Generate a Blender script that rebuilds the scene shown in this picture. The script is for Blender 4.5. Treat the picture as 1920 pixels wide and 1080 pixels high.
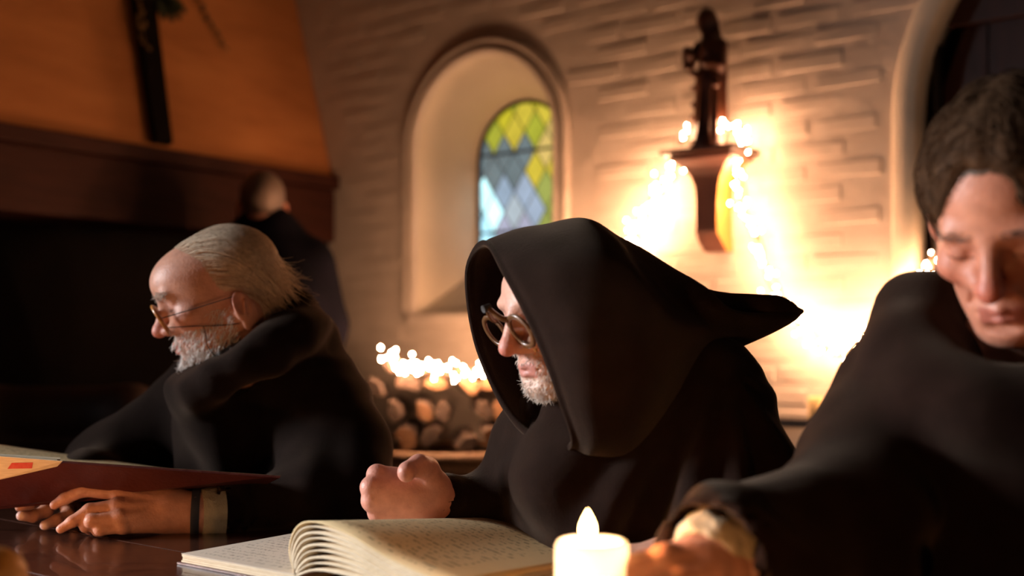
import bpy, bmesh, math, random
import numpy as np
from mathutils import Vector, Matrix, noise
from mathutils.bvhtree import BVHTree
from mathutils.geometry import tessellate_polygon

for o in list(bpy.data.objects): bpy.data.objects.remove(o, do_unlink=True)
scene = bpy.context.scene
col = scene.collection
random.seed(7); RNG = np.random.RandomState(11)

# ------------------------------------------------------------------ camera
FPX, HOR, CZ = 2100.0, 640.0, 1.07          # focal length (px of a 1920 frame), horizon row, eye height
cam_d = bpy.data.cameras.new('camera'); cam = bpy.data.objects.new('camera', cam_d); col.objects.link(cam)
cam.location = (0, 0, CZ); cam.rotation_euler = (math.radians(90), 0, 0)
cam_d.sensor_width = 36; cam_d.lens = 36*FPX/1920; cam_d.shift_y = (HOR-540)/1920
cam_d.clip_start = 0.02; cam_d.clip_end = 50
cam_d.dof.use_dof = True; cam_d.dof.focus_distance = 1.62; cam_d.dof.aperture_fstop = 2.0
scene.camera = cam

# ------------------------------------------------------------------ world, daylight, exposure
w = bpy.data.worlds.new('world'); scene.world = w; w.use_nodes = True
w.node_tree.nodes['Background'].inputs[0].default_value = (0.55, 0.7, 1.0, 1)
w.node_tree.nodes['Background'].inputs[1].default_value = 0.02
scene.view_settings.view_transform = 'Standard'; scene.view_settings.look = 'None'
scene.view_settings.exposure = 0.0; scene.view_settings.gamma = 1.0
scene.view_settings.use_curve_mapping = False

# the room is turned 37 degrees to the camera: e1 runs along the back wall, e2 goes into it
E1 = np.array([.8, -.6, 0.]); E2 = np.array([.6, .8, 0.]); EZ = np.array([0, 0, 1.]); RZ = -math.atan2(.6, .8)
WB = 3.17                                   # distance of the back wall
TABLE = 0.77                                # table top height
def W(a, b, z): return a*E1 + b*E2 + z*EZ
def S(px, py, Y): return np.array([(px-960)/FPX*Y, Y, CZ+(HOR-py)/FPX*Y])
def WL(px, py, b=WB):                       # pixel -> (a, z) on a plane parallel to the back wall
    u = (px-960)/FPX; Y = b/(.6*u+.8); return Y*(.8*u-.6), CZ+(HOR-py)/FPX*Y
def HP(px, py, off=0.0):                    # pixel -> point on the sloping chimney hood
    u = (px-960)/FPX; v = (HOR-py)/FPX
    Y = (-3.085+off)/(.8*u-.6+.29*v); return np.array([u*Y, Y, CZ+v*Y])

def area(name, loc, target, sx, sy, power, colr):
    d = bpy.data.lights.new(name, 'AREA'); d.shape = 'RECTANGLE'; d.size = sx; d.size_y = sy; d.energy = power; d.color = colr
    o = bpy.data.objects.new(name, d); col.objects.link(o); o.location = loc
    o.rotation_euler = (Vector(target)-Vector(loc)).to_track_quat('-Z', 'Y').to_euler(); return o
# daylight falling in through the unseen windows of the left wall and of the wall behind the table
DAY1 = area('window_daylight', W(-3.93, -.75, 1.75), W(-1.2, .9, 1.0), .8, 1.2, 58, (.94, .96, 1.0)); DAY1.data.spread = math.radians(66)

# ------------------------------------------------------------------ mesh helpers
ORI = {}
def origin_of(o): return ORI.get(o.name, np.zeros(3))
def tag(o, label=None, cat=None, group=None, kind=None):
    if label: o['label'] = label
    if cat: o['category'] = cat
    if group: o['group'] = group
    if kind: o['kind'] = kind
    return o
def empty(name, loc):
    o = bpy.data.objects.new(name, None); o.empty_display_size = .05; col.objects.link(o)
    o.location = loc; ORI[o.name] = np.array(loc, float); return o
def mk(name, V, F, mat, parent=None, origin=None, smooth=False, colors=None, uv=None):
    V = np.asarray(V, float).reshape(-1, 3)
    if parent is not None: org = origin_of(parent)
    elif origin is not None: org = np.array(origin, float)
    else: org = np.array([(V[:, 0].min()+V[:, 0].max())/2, (V[:, 1].min()+V[:, 1].max())/2, V[:, 2].min()])
    me = bpy.data.meshes.new(name)
    if isinstance(F, np.ndarray):
        n = len(F); k = F.shape[1]
        me.vertices.add(len(V)); me.vertices.foreach_set('co', (V-org).astype(np.float32).ravel())
        me.loops.add(n*k); me.loops.foreach_set('vertex_index', F.astype(np.int32).ravel())
        me.polygons.add(n); me.polygons.foreach_set('loop_start', np.arange(0, n*k, k, dtype=np.int32))
        me.update(calc_edges=True)
    else:
        me.from_pydata([tuple(v) for v in (V-org)], [], [tuple(f) for f in F]); me.update()
    if smooth: me.polygons.foreach_set('use_smooth', np.ones(len(me.polygons), bool))
    if colors is not None:
        at = me.color_attributes.new('Col', 'FLOAT_COLOR', 'POINT')
        c = np.ones((len(V), 4), np.float32); c[:, :3] = colors; at.data.foreach_set('color', c.ravel())
    if uv is not None:
        ul = me.uv_layers.new(name='UVMap'); li = np.zeros(len(me.loops), np.int32); me.loops.foreach_get('vertex_index', li)
        ul.data.foreach_set('uv', np.asarray(uv, np.float32)[li].ravel())
    if mat is not None: me.materials.append(mat)
    o = bpy.data.objects.new(name, me); col.objects.link(o)
    if parent is not None: o.parent = parent; ORI[o.name] = org
    else: o.location = org; ORI[o.name] = org
    return o
def fix_normals(o):
    bm = bmesh.new(); bm.from_mesh(o.data); bmesh.ops.recalc_face_normals(bm, faces=bm.faces); bm.to_mesh(o.data); bm.free(); return o
class MB:                                   # collects shapes, in world coordinates, for one mesh
    def __init__(s): s.V = []; s.F = []
    def add(s, V, F):
        n = len(s.V); s.V += [tuple(v) for v in V]; s.F += [tuple(i+n for i in f) for f in F]; return s
    def boxw(s, a0, a1, b0, b1, z0, z1):    # box in room coordinates
        V = [W(a, b, z) for z in (z0, z1) for b in (b0, b1) for a in (a0, a1)]
        return s.add(V, [(0, 2, 3, 1), (4, 5, 7, 6), (0, 1, 5, 4), (2, 6, 7, 3), (0, 4, 6, 2), (1, 3, 7, 5)])
    def rings(s, R, cap=True, close=True):  # list of rings of equal length
        n = len(R[0]); m = len(R); F = []
        for i in range(m-1):
            for j in range(n if close else n-1):
                k = (j+1) % n; F.append((i*n+j, i*n+k, (i+1)*n+k, (i+1)*n+j))
        if cap: F.append(tuple(range(n-1, -1, -1))); F.append(tuple((m-1)*n+j for j in range(n)))
        return s.add([p for r in R for p in r], F)
    def tube(s, P, r, n=8, cap=True):
        P = [np.array(p, float) for p in P]; R = []
        rr = r if hasattr(r, '__len__') else [r]*len(P)
        for i, p in enumerate(P):
            t = P[min(i+1, len(P)-1)]-P[max(i-1, 0)]; t = t/(np.linalg.norm(t)+1e-9)
            q = np.array([0, 0, 1.]) if abs(t[2]) < .9 else np.array([1., 0, 0])
            x = np.cross(q, t); x /= np.linalg.norm(x); y = np.cross(t, x)
            R.append([p+rr[i]*(math.cos(2*math.pi*k/n)*x+math.sin(2*math.pi*k/n)*y) for k in range(n)])
        return s.rings(R, cap)
    def lathe(s, c, prof, n=32, cap=True):  # prof: (radius, height)
        c = np.array(c, float)
        return s.rings([[c+np.array([r*math.cos(2*math.pi*k/n), r*math.sin(2*math.pi*k/n), h]) for k in range(n)] for r, h in prof], cap)
    def build(s, name, mat, parent=None, origin=None, smooth=False, bevel=0, seg=2):
        o = mk(name, s.V, s.F, mat, parent, origin, smooth); fix_normals(o)
        if bevel:
            bm = bmesh.new(); bm.from_mesh(o.data)
            bmesh.ops.bevel(bm, geom=bm.edges[:], offset=bevel, segments=seg, affect='EDGES', profile=.6)
            bm.to_mesh(o.data); bm.free()
        return o

def smoothpath(P, n):                       # Catmull-Rom through P
    P = [np.array(p, float) for p in P]; P = [2*P[0]-P[1]]+P+[2*P[-1]-P[-2]]; out = []
    m = len(P)-3
    for i in range(n):
        t = i/(n-1)*m; k = min(int(t), m-1); f = t-k
        a, b, c, d = P[k:k+4]
        out.append(.5*((2*b)+(c-a)*f+(2*a-5*b+4*c-d)*f*f+(3*b-a-3*c+d)*f**3))
    return out

# ------------------------------------------------------------------ materials
def nodes(name):
    m = bpy.data.materials.new(name); m.use_nodes = True; nt = m.node_tree
    return m, nt, nt.nodes['Principled BSDF']
def nd(nt, t, **kw):
    n = nt.nodes.new(t)
    for k, v in kw.items(): setattr(n, k, v)
    return n
def noise_node(nt, scale, detail=4, rough=.55, stretch=None, coord='Object'):
    tc = nd(nt, 'ShaderNodeTexCoord'); mp = nd(nt, 'ShaderNodeMapping'); nz = nd(nt, 'ShaderNodeTexNoise')
    if stretch: mp.inputs['Scale'].default_value = stretch
    nz.inputs['Scale'].default_value = scale; nz.inputs['Detail'].default_value = detail; nz.inputs['Roughness'].default_value = rough
    nt.links.new(tc.outputs[coord], mp.inputs[0]); nt.links.new(mp.outputs[0], nz.inputs['Vector']); return nz
def ramp(nt, src, stops):
    r = nd(nt, 'ShaderNodeValToRGB'); e = r.color_ramp.elements
    while len(e) < len(stops): e.new(.5)
    for i, (p, c) in enumerate(stops): e[i].position = p; e[i].color = (*c, 1) if len(c) == 3 else c
    nt.links.new(src, r.inputs[0]); return r
def simple(name, c1, c2=None, rough=.6, scale=8, bump=0., bscale=40, stretch=None, spec=.5, sheen=0, sheen_col=(1, 1, 1), metal=0, coat=0):
    m, nt, b = nodes(name)
    if c2 is not None:
        nz = noise_node(nt, scale, stretch=stretch); r = ramp(nt, nz.outputs['Fac'], [(.3, c1), (.7, c2)])
        nt.links.new(r.outputs[0], b.inputs['Base Color'])
    else: b.inputs['Base Color'].default_value = (*c1, 1)
    b.inputs['Roughness'].default_value = rough; b.inputs['Specular IOR Level'].default_value = spec; b.inputs['Metallic'].default_value = metal
    b.inputs['Coat Weight'].default_value = coat
    if sheen:
        b.inputs['Sheen Weight'].default_value = sheen; b.inputs['Sheen Roughness'].default_value = .45; b.inputs['Sheen Tint'].default_value = (*sheen_col, 1)
    if bump:
        nz = noise_node(nt, bscale, 5, .6, stretch); bp = nd(nt, 'ShaderNodeBump'); bp.inputs['Strength'].default_value = bump; bp.inputs['Distance'].default_value = .01
        nt.links.new(nz.outputs['Fac'], bp.inputs['Height']); nt.links.new(bp.outputs[0], b.inputs['Normal'])
    return m
def emit(name, colr, strength):
    m, nt, b = nodes(name); b.inputs['Base Color'].default_value = (*[min(1, c) for c in colr], 1)
    b.inputs['Emission Color'].default_value = (*colr, 1); b.inputs['Emission Strength'].default_value = strength
    return m

M = {}
M['wash'] = simple('whitewash', (.50, .44, .38), (.64, .57, .50), .85, 5, .6, 10, spec=.2)
M['reveal'] = simple('reveal_plaster', (.62, .55, .44), (.70, .62, .50), .85, 4, .3, 10, spec=.2)
M['ochre'] = simple('ochre_plaster', (.40, .155, .050), (.52, .215, .072), .85, 3, .5, 9, stretch=(1, 1, 4), spec=.2)
M['beam'] = simple('mantel_wood', (.030, .0085, .005), (.050, .015, .009), .6, 6, .4, 12, stretch=(1, 1, 8), spec=.15)
M['soot'] = simple('soot_brick', (.005, .003, .0025), (.010, .006, .005), .95, 8, .6, 20)
M['floor'] = simple('stone_floor', (.06, .045, .035), (.10, .075, .055), .6, 6, .4, 20)
M['ceil'] = simple('ceiling_boards', (.05, .03, .02), (.08, .05, .03), .7, 6, .3, 20)
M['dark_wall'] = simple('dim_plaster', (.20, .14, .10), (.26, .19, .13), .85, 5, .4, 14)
M['table'] = simple('table_wood', (.030, .010, .006), (.065, .022, .012), .24, 9, .12, 25, stretch=(1, 9, 1), coat=.3)
M['bench'] = simple('bench_wood', (.05, .02, .012), (.08, .035, .02), .5, 9, .2, 25)
M['door'] = simple('door_wood', (.030, .008, .006), (.05, .013, .009), .5, 9, .3, 25, stretch=(6, 6, 1))
M['iron'] = simple('black_iron', (.012, .010, .009), (.025, .02, .016), .5, 20, .3, 60)
M['post'] = simple('blackened_oak', (.004, .0025, .002), (.008, .005, .004), .7, 20, .3, 60, spec=.1)
M['lead'] = simple('window_lead', (.03, .035, .04), None, .5)
M['statue'] = simple('statue_wood', (.045, .013, .006), (.085, .028, .012), .38, 20, .3, 60)
M['corbel'] = simple('corbel_wood', (.15, .058, .042), (.20, .085, .06), .5, 14, .15, 40)
M['corbel_lit'] = simple('corbel_wood_lit', (.30, .125, .018), (.38, .165, .028), .5, 14, .15, 40)  # corbel wood brightened, the fairy lights' glow painted into its colour
M['bark'] = simple('log_bark', (.016, .009, .006), (.045, .025, .014), .9, 30, .9, 60)
M['logcut'] = simple('log_cut', (.09, .042, .016), (.14, .07, .028), .8, 25, .3, 60)
M['wicker'] = simple('wicker', (.08, .042, .018), (.15, .08, .032), .7, 60, .4, 90)
M['leaf'] = simple('holly_leaf', (.008, .012, .006), (.02, .03, .012), .4, 30)
M['sprig'] = simple('dried_sprig', (.10, .055, .015), (.20, .11, .03), .7, 40)
M['wire'] = simple('light_wire', (.05, .03, .012), None, .7)
M['leather'] = simple('chair_leather', (.018, .007, .004), (.03, .012, .007), .6, 12, .3, 40)
M['coat'] = simple('navy_coat', (.002, .002, .005), (.0035, .0032, .0075), .95, 14, .3, 120, spec=.1)
M['robe'] = simple('brown_wool', (.0090, .0042, .0030), (.0140, .0068, .0050), .95, 30, .25, 420, spec=.05, sheen=.12, sheen_col=(1, .72, .5))
M['robe_b'] = simple('charcoal_brown_wool', (.0068, .0036, .0030), (.0105, .0058, .0048), .95, 30, .25, 420, spec=.05, sheen=.12, sheen_col=(1, .7, .5))
M['shirt'] = simple('cream_linen', (.42, .34, .21), (.52, .43, .28), .85, 20, .8, 60)
M['band'] = simple('grey_band', (.045, .045, .055), None, .8)
M['horn'] = simple('amber_horn', (.30, .10, .02), (.46, .18, .04), .3, 40, coat=.4)
M['horn2'] = simple('brown_horn', (.09, .038, .014), (.16, .072, .027), .32, 60, coat=.4)
M['cord'] = simple('dark_cord', (.03, .014, .01), None, .8)
M['cover'] = simple('oxblood_cover', (.060, .010, .007), (.095, .018, .012), .42, 14, .2, 60)
M['paper'] = simple('paper_edge', (.62, .50, .33), (.74, .62, .44), .8, 60, stretch=(1, 1, 12))
M['stamp'] = simple('red_stamp', (.55, .03, .02), (.62, .10, .06), .7, 90)
def skin_mat(name):
    m, nt, b = nodes(name)
    at = nd(nt, 'ShaderNodeAttribute', attribute_name='Col')
    nz = noise_node(nt, 70, 4); mx = nd(nt, 'ShaderNodeMix', data_type='RGBA', blend_type='MULTIPLY'); mx.inputs['Factor'].default_value = .55
    r = ramp(nt, nz.outputs['Fac'], [(.3, (.72, .62, .60)), (.7, (1.15, 1.1, 1.08))])
    nt.links.new(at.outputs['Color'], mx.inputs['A']); nt.links.new(r.outputs[0], mx.inputs['B'])
    nt.links.new(mx.outputs['Result'], b.inputs['Base Color'])
    b.inputs['Roughness'].default_value = .46; b.inputs['Specular IOR Level'].default_value = .4
    b.inputs['Subsurface Weight'].default_value = .12; b.inputs['Subsurface Radius'].default_value = (.010, .004, .002); b.inputs['Subsurface Scale'].default_value = .6
    n2 = noise_node(nt, 260, 3); bp = nd(nt, 'ShaderNodeBump'); bp.inputs['Strength'].default_value = .22; bp.inputs['Distance'].default_value = .004
    nt.links.new(n2.outputs['Fac'], bp.inputs['Height']); nt.links.new(bp.outputs[0], b.inputs['Normal'])
    return m
M['skin'] = skin_mat('skin')
def hair_mat(name, c1, c2, rough=.5):
    m = simple(name, c1, c2, rough, 120, spec=.4); return m
M['hair_grey'] = hair_mat('grey_blond_hair', (.55, .40, .27), (.80, .63, .46))
M['beard'] = hair_mat('white_beard', (.66, .61, .57), (.86, .82, .78))
M['stubble'] = hair_mat('grey_stubble', (.50, .42, .36), (.74, .66, .58))
M['hair_dark'] = hair_mat('brown_hair', (.030, .014, .006), (.065, .032, .015), .75); M['hair_dark'].node_tree.nodes['Principled BSDF'].inputs['Specular IOR Level'].default_value = .1
M['hair_short'] = hair_mat('grey_short_hair', (.06, .045, .035), (.11, .085, .07))

def writing(name, rows, cols, page=(.66, .53, .34), ink=(.09, .05, .025), cover=.52):
    """paper with lines of handwriting and square notes printed on it"""
    m, nt, b = nodes(name); L = nt.links.new
    uv = nd(nt, 'ShaderNodeUVMap'); sp = nd(nt, 'ShaderNodeSeparateXYZ'); L(uv.outputs[0], sp.inputs[0])
    def mth(op, a, bb=None, c=None):
        n = nd(nt, 'ShaderNodeMath', operation=op)
        for i, v in enumerate((a, bb, c)):
            if v is None: continue
            if isinstance(v, (int, float)): n.inputs[i].default_value = v
            else: L(v, n.inputs[i])
        return n.outputs[0]
    vr = mth('MULTIPLY', sp.outputs[1], rows); fr = mth('FRACT', vr); fl = mth('FLOOR', vr)
    cb = nd(nt, 'ShaderNodeCombineXYZ'); L(mth('MULTIPLY', sp.outputs[0], cols), cb.inputs[0]); L(mth('MULTIPLY', fl, 7.31), cb.inputs[1]); L(mth('MULTIPLY', fr, 1.6), cb.inputs[2])
    nz = nd(nt, 'ShaderNodeTexNoise'); nz.inputs['Scale'].default_value = 1.0; nz.inputs['Detail'].default_value = 2; L(cb.outputs[0], nz.inputs['Vector'])
    band = mth('LESS_THAN', mth('ABSOLUTE', mth('SUBTRACT', fr, .5)), .23)
    mark = mth('GREATER_THAN', nz.outputs['Fac'], cover)
    mu = mth('LESS_THAN', mth('ABSOLUTE', mth('SUBTRACT', sp.outputs[0], .5)), .42); mv = mth('LESS_THAN', mth('ABSOLUTE', mth('SUBTRACT', sp.outputs[1], .5)), .45)
    f = mth('MULTIPLY', mth('MULTIPLY', band, mark), mth('MULTIPLY', mu, mv))
    n2 = noise_node(nt, 9, 5); r = ramp(nt, n2.outputs['Fac'], [(.3, tuple(.9*c for c in page)), (.7, page)])
    mx = nd(nt, 'ShaderNodeMix', data_type='RGBA'); L(mth('MULTIPLY', f, .55), mx.inputs['Factor']); L(r.outputs[0], mx.inputs['A']); mx.inputs['B'].default_value = (*ink, 1)
    L(mx.outputs['Result'], b.inputs['Base Color']); b.inputs['Roughness'].default_value = .75; b.inputs['Specular IOR Level'].default_value = .25
    return m
M['page'] = writing('written_page', 26, 62, page=(.72, .54, .29), cover=.54)
M['page2'] = writing('written_page_small', 24, 70, page=(.70, .60, .48), cover=.55)

# ================================================================== the room shell
def arch_loop(ac, r, z0, zs, b, n=24):       # closed outline: up the left jamb, over, down the right
    P = [W(ac-r, b, z0)]+[W(ac-r*math.cos(math.pi*i/n), b, zs+r*math.sin(math.pi*i/n)) for i in range(n+1)]+[W(ac+r, b, z0)]
    return P
NI = dict(ac=-2.508, r=.315, z0=1.17, zs=1.785)      # niche opening in the wall face
GL = dict(ac=-2.502, r=.219, z0=1.36, zs=1.760)      # leaded window at its back
GB = WB+.25
DO = dict(ac=-.961+.62, r=.62, z0=0.0, zs=1.70)      # door arch
# back wall: a face with two arched holes, and thickness given by the reveals
bm = bmesh.new(); edges = []
def loop(P):
    vs = [bm.verts.new(p) for p in P]
    for i in range(len(vs)): edges.append(bm.edges.new((vs[i], vs[(i+1) % len(vs)])))
dl = arch_loop(**DO, b=WB)
loop(arch_loop(**NI, b=WB))
outer = [W(-4.1, WB, 0), dl[0]]+dl[1:]+[W(2.4, WB, 0), W(2.4, WB, 2.9), W(-4.1, WB, 2.9)]
loop([W(-4.1, WB, 0)]+dl+[W(2.4, WB, 0), W(2.4, WB, 2.9), W(-4.1, WB, 2.9)])
bmesh.ops.triangle_fill(bm, use_beauty=True, edges=edges)
me = bpy.data.meshes.new('wall_back'); bm.to_mesh(me); bm.free(); me.materials.append(M['wash'])
wall_back = bpy.data.objects.new('wall_back', me); col.objects.link(wall_back); tag(wall_back, kind='structure', label='whitewashed brick back wall with arched window niche')
# reveal of the niche and its sloping sill
f = arch_loop(**NI, b=WB); g = arch_loop(**GL, b=GB); n = len(f)
o = mk('niche_reveal', f+g, [(i, i+1, n+i+1, n+i) for i in range(n-1)], M['reveal'], wall_back, smooth=False)
for p in o.data.polygons: p.use_smooth = 0 < p.index < n-2
mk('niche_slope', [f[0], f[-1], g[-1], g[0]], [(0, 1, 2, 3)], M['reveal'], wall_back)
m = MB(); m.boxw(NI['ac']-.335, NI['ac']+.335, WB-.045, WB+.03, 1.125, 1.172); m.build('niche_ledge', M['wash'], wall_back, bevel=.008)
# raised roll moulding round the niche
def arch_sweep(d, r0, zlow, prof, mat, name, parent, n=36):
    path = [(-r0, zlow)]+[(-r0, zlow+(d['zs']-zlow)*i/6) for i in range(1, 6)]+[(-r0*math.cos(math.pi*i/n), d['zs']+r0*math.sin(math.pi*i/n)) for i in range(n+1)]+[(r0, zlow+(d['zs']-zlow)*(6-i)/6) for i in range(1, 7)]
    R = []
    for (x, z) in path:
        if z <= d['zs']: nx, nz = (math.copysign(1, x), 0)
        else: l = math.hypot(x, z-d['zs']); nx, nz = x/l, (z-d['zs'])/l
        R.append([W(d['ac']+x+nx*q, WB-h, z+nz*q) for q, h in prof])
    mb = MB(); mb.rings(R, cap=True); return mb.build(name, mat, parent, smooth=True)
roll = [(.000, -.01), (.000, .012), (.006, .024), (.018, .028), (.028, .020), (.031, .008), (.036, .006), (.042, .020), (.052, .026), (.062, .018), (.066, -.01)]
arch_sweep(NI, NI['r'], 1.172, roll, M['wash'], 'niche_moulding', wall_back)
arch_sweep(DO, DO['r'], 0.0, [(0, -.12), (0, .016), (.012, .03), (.06, .03), (.073, .016), (.073, -.01)], M['reveal'], 'door_arch_trim', wall_back)
# bricks under the whitewash: each a soft-edged piece proud of the wall
bmk = bmesh.new(); bmesh.ops.create_cube(bmk, size=1.0); 
for v in bmk.verts: v.co = Vector((v.co.x*.205, v.co.y*.016, v.co.z*.056))
bmesh.ops.delete(bmk, geom=[q for q in bmk.faces if q.normal.y > .9], context='FACES')
bmesh.ops.bevel(bmk, geom=[e for e in bmk.edges if all(v.co.y < 0 for v in e.verts)], offset=.009, segments=1, affect='EDGES')
bme = bpy.data.meshes.new('brick'); bmk.to_mesh(bme); bmk.free(); bme.materials.append(M['wash'])
rb = random.Random(3)
def in_arch(d, a, z, pad):
    if abs(a-d['ac']) > d['r']+pad or z < d['z0']-.06: return False
    return z < d['zs'] or math.hypot(a-d['ac'], z-d['zs']) < d['r']+pad
nb = 0
for row in range(24):
    z = .84+row*.066
    for c in range(12):
        a = -3.22+c*.216+(.108 if row % 2 else 0)
        if a > -1.02 or a > -1.04 and z < 1.9 or z > 2.36: continue
        if in_arch(NI, a, z, .175) or in_arch(DO, a, z, .17): continue
        if a-.1 < -3.276-max(0, z-1.728)*.29 + .02: continue
        nb += 1
        o = bpy.data.objects.new('brick', bme); col.objects.link(o); o.parent = wall_back
        p = W(a+rb.uniform(-.006, .006), WB+.0058+rb.uniform(-.0008, .0008), z+rb.uniform(-.004, .004)); o.location = p
        o.rotation_euler = (rb.uniform(-.03, .03), rb.uniform(-.02, .02), RZ+rb.uniform(-.02, .02)); o.scale = (rb.uniform(.96, 1.03), 1, rb.uniform(.9, 1.04))
# leaded glass window: every diamond quarry is a pane of its own
win = empty('window_1', W(GL['ac'], GB, GL['z0'])); tag(win, kind='structure', label='arched stained glass window of yellow and blue diamond panes')
def clip(poly, inside, inter):
    out = []
    for i in range(len(poly)):
        A, B = poly[i-1], poly[i]; ia, ib = inside(A), inside(B)
        if ia != ib: out.append(inter(A, B))
        if ib: out.append(B)
    return out
AO = [(GL['ac']-GL['r'], GL['z0'])]+[(GL['ac']-GL['r']*math.cos(math.pi*i/24), GL['zs']+GL['r']*math.sin(math.pi*i/24)) for i in range(25)]+[(GL['ac']+GL['r'], GL['z0'])]
def clip_arch(poly):
    for i in range(len(AO)):
        (x0, y0), (x1, y1) = AO[i], AO[(i+1) % len(AO)]
        side = lambda p: (x1-x0)*(p[1]-y0)-(y1-y0)*(p[0]-x0)
        poly = clip(poly, lambda p: side(p) <= 1e-9, lambda A, B: tuple(A[k]+(B[k]-A[k])*side(A)/(side(A)-side(B)) for k in (0, 1)))
        if len(poly) < 3: return []
    return poly
PANE = {}
def pane_mat(c, s):
    k = (c, s)
    if k not in PANE:
        m, nt, b = nodes('stained_glass_%d' % len(PANE)); nz = noise_node(nt, 9, 3)
        r = ramp(nt, nz.outputs['Fac'], [(.3, tuple(.7*x for x in c)), (.7, c)]); nt.links.new(r.outputs[0], b.inputs['Emission Color'])
        b.inputs['Emission Strength'].default_value = s; b.inputs['Base Color'].default_value = (*[.2*x for x in c], 1); b.inputs['Roughness'].default_value = .2
        PANE[k] = m
    return PANE[k]
DW, DH = .098, .150
rw = random.Random(5)
zt = GL['zs']+GL['r']
for i in range(-4, 5):
    for j in range(-1, 12):
        x = GL['ac']+(i+(.5 if j % 2 else 0))*DW; z = zt-.04-j*DH/2
        h = .94
        poly = clip_arch([(x-DW/2*h, z), (x, z+DH/2*h), (x+DW/2*h, z), (x, z-DH/2*h)])
        if len(poly) < 3: continue
        ar = abs(sum(poly[k-1][0]*poly[k][1]-poly[k][0]*poly[k-1][1] for k in range(len(poly))))/2
        if ar < 2e-4: continue
        fx, fz = (x-GL['ac'])/GL['r'], (z-1.5)/.45
        if fz > .74 or (fx > .18 and fz > .34) or (fx > .55 and fz > .2): c, s = rw.choice([((.62, .56, .03), 1.0), ((.70, .58, .06), 1.0), ((.80, .60, .18), 1.0), ((.48, .52, .05), .95)])
        elif fx > .4 and fz > -.4: c, s = rw.choice([((.42, .50, .12), .9), ((.30, .48, .22), .85)])
        elif fz > .45: c, s = rw.choice([((.24, .33, .36), .7), ((.30, .38, .44), .8)])
        elif fx < -.5: c, s = rw.choice([((.55, .95, 1.0), 1.9), ((.45, .85, 1.0), 1.5)])
        else: c, s = rw.choice([((.42, .55, .72), .95), ((.50, .54, .72), 1.0), ((.50, .62, .70), 1.0), ((.36, .50, .66), 1.0)])
        V = [W(p[0], GB-.004, p[1]) for p in poly]+[W(p[0], GB+.004, p[1]) for p in poly]; k = len(poly)
        F = [tuple(range(k)), tuple(range(2*k-1, k-1, -1))]+[(q, (q+1) % k, k+(q+1) % k, k+q) for q in range(k)]
        o = mk('pane', V, F, pane_mat(c, s), win)
m = MB()
for sgn in (1, -1):
    for k in range(-9, 14):
        # lead cames follow the diamond edges
        pts = []
        for q in range(60):
            x = GL['ac']-.24+q*.48/59; z = zt-.04-DH/2+sgn*(x-GL['ac'])*DH/DW-k*DH
            ins = GL['z0'] < z and abs(x-GL['ac']) < GL['r'] and (z < GL['zs'] or math.hypot(x-GL['ac'], z-GL['zs']) < GL['r'])
            if ins: pts.append((x, z))
        if len(pts) > 1: m.tube([W(pts[0][0], GB, pts[0][1]), W(pts[-1][0], GB, pts[-1][1])], .0055, 6)
m.build('lead_cames', M['lead'], win)
m = MB()
for z in (zt-.04-DH, zt-.04-3*DH): m.tube([W(GL['ac']-GL['r'], GB-.006, z), W(GL['ac']+GL['r'], GB-.006, z)], .006, 6)
m.build('saddle_bars', M['iron'], win)
m = MB(); R = []
for i, p in enumerate(AO):
    q = (GL['ac']+(p[0]-GL['ac'])*.955, GL['zs']+(p[1]-GL['zs'])*.955 if p[1] > GL['zs'] else p[1])
    R.append([W(p[0], GB-.016, p[1]), W(q[0], GB-.016, q[1]), W(q[0], GB+.012, q[1]), W(p[0], GB+.012, p[1])])
m.rings(R); m.build('window_frame', M['iron'], win)

# floor, ceiling, the other walls
def slab(name, *a, mat, label=None): o = MB().boxw(*a).build(name, mat); tag(o, label, kind='structure'); return o
slab('floor', -4.1, 2.4, -2.6, WB+.6, -.06, 0, mat=M['floor'])
slab('ceiling', -4.1, 2.4, -2.6, WB+.6, 2.9, 2.98, mat=M['ceil'])
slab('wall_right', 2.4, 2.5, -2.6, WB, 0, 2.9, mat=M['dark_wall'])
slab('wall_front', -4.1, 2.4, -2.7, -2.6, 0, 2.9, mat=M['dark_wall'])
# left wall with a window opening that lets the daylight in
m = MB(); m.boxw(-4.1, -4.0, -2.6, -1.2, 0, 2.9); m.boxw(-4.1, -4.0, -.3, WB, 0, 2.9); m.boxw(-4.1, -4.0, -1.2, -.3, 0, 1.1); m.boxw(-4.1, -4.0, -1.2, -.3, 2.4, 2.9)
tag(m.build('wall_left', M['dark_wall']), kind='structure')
wl = empty('window_2', W(-4.05, -.75, 1.1)); tag(wl, kind='structure')
m = MB(); m.boxw(-4.07, -4.03, -1.2, -1.16, 1.1, 2.4); m.boxw(-4.07, -4.03, -.34, -.3, 1.1, 2.4); m.boxw(-4.07, -4.03, -1.16, -.34, 1.1, 1.14); m.boxw(-4.07, -4.03, -1.16, -.34, 2.36, 2.4); m.boxw(-4.07, -4.03, -.765, -.735, 1.14, 2.36); m.build('window_frame', M['bench'], wl)
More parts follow.
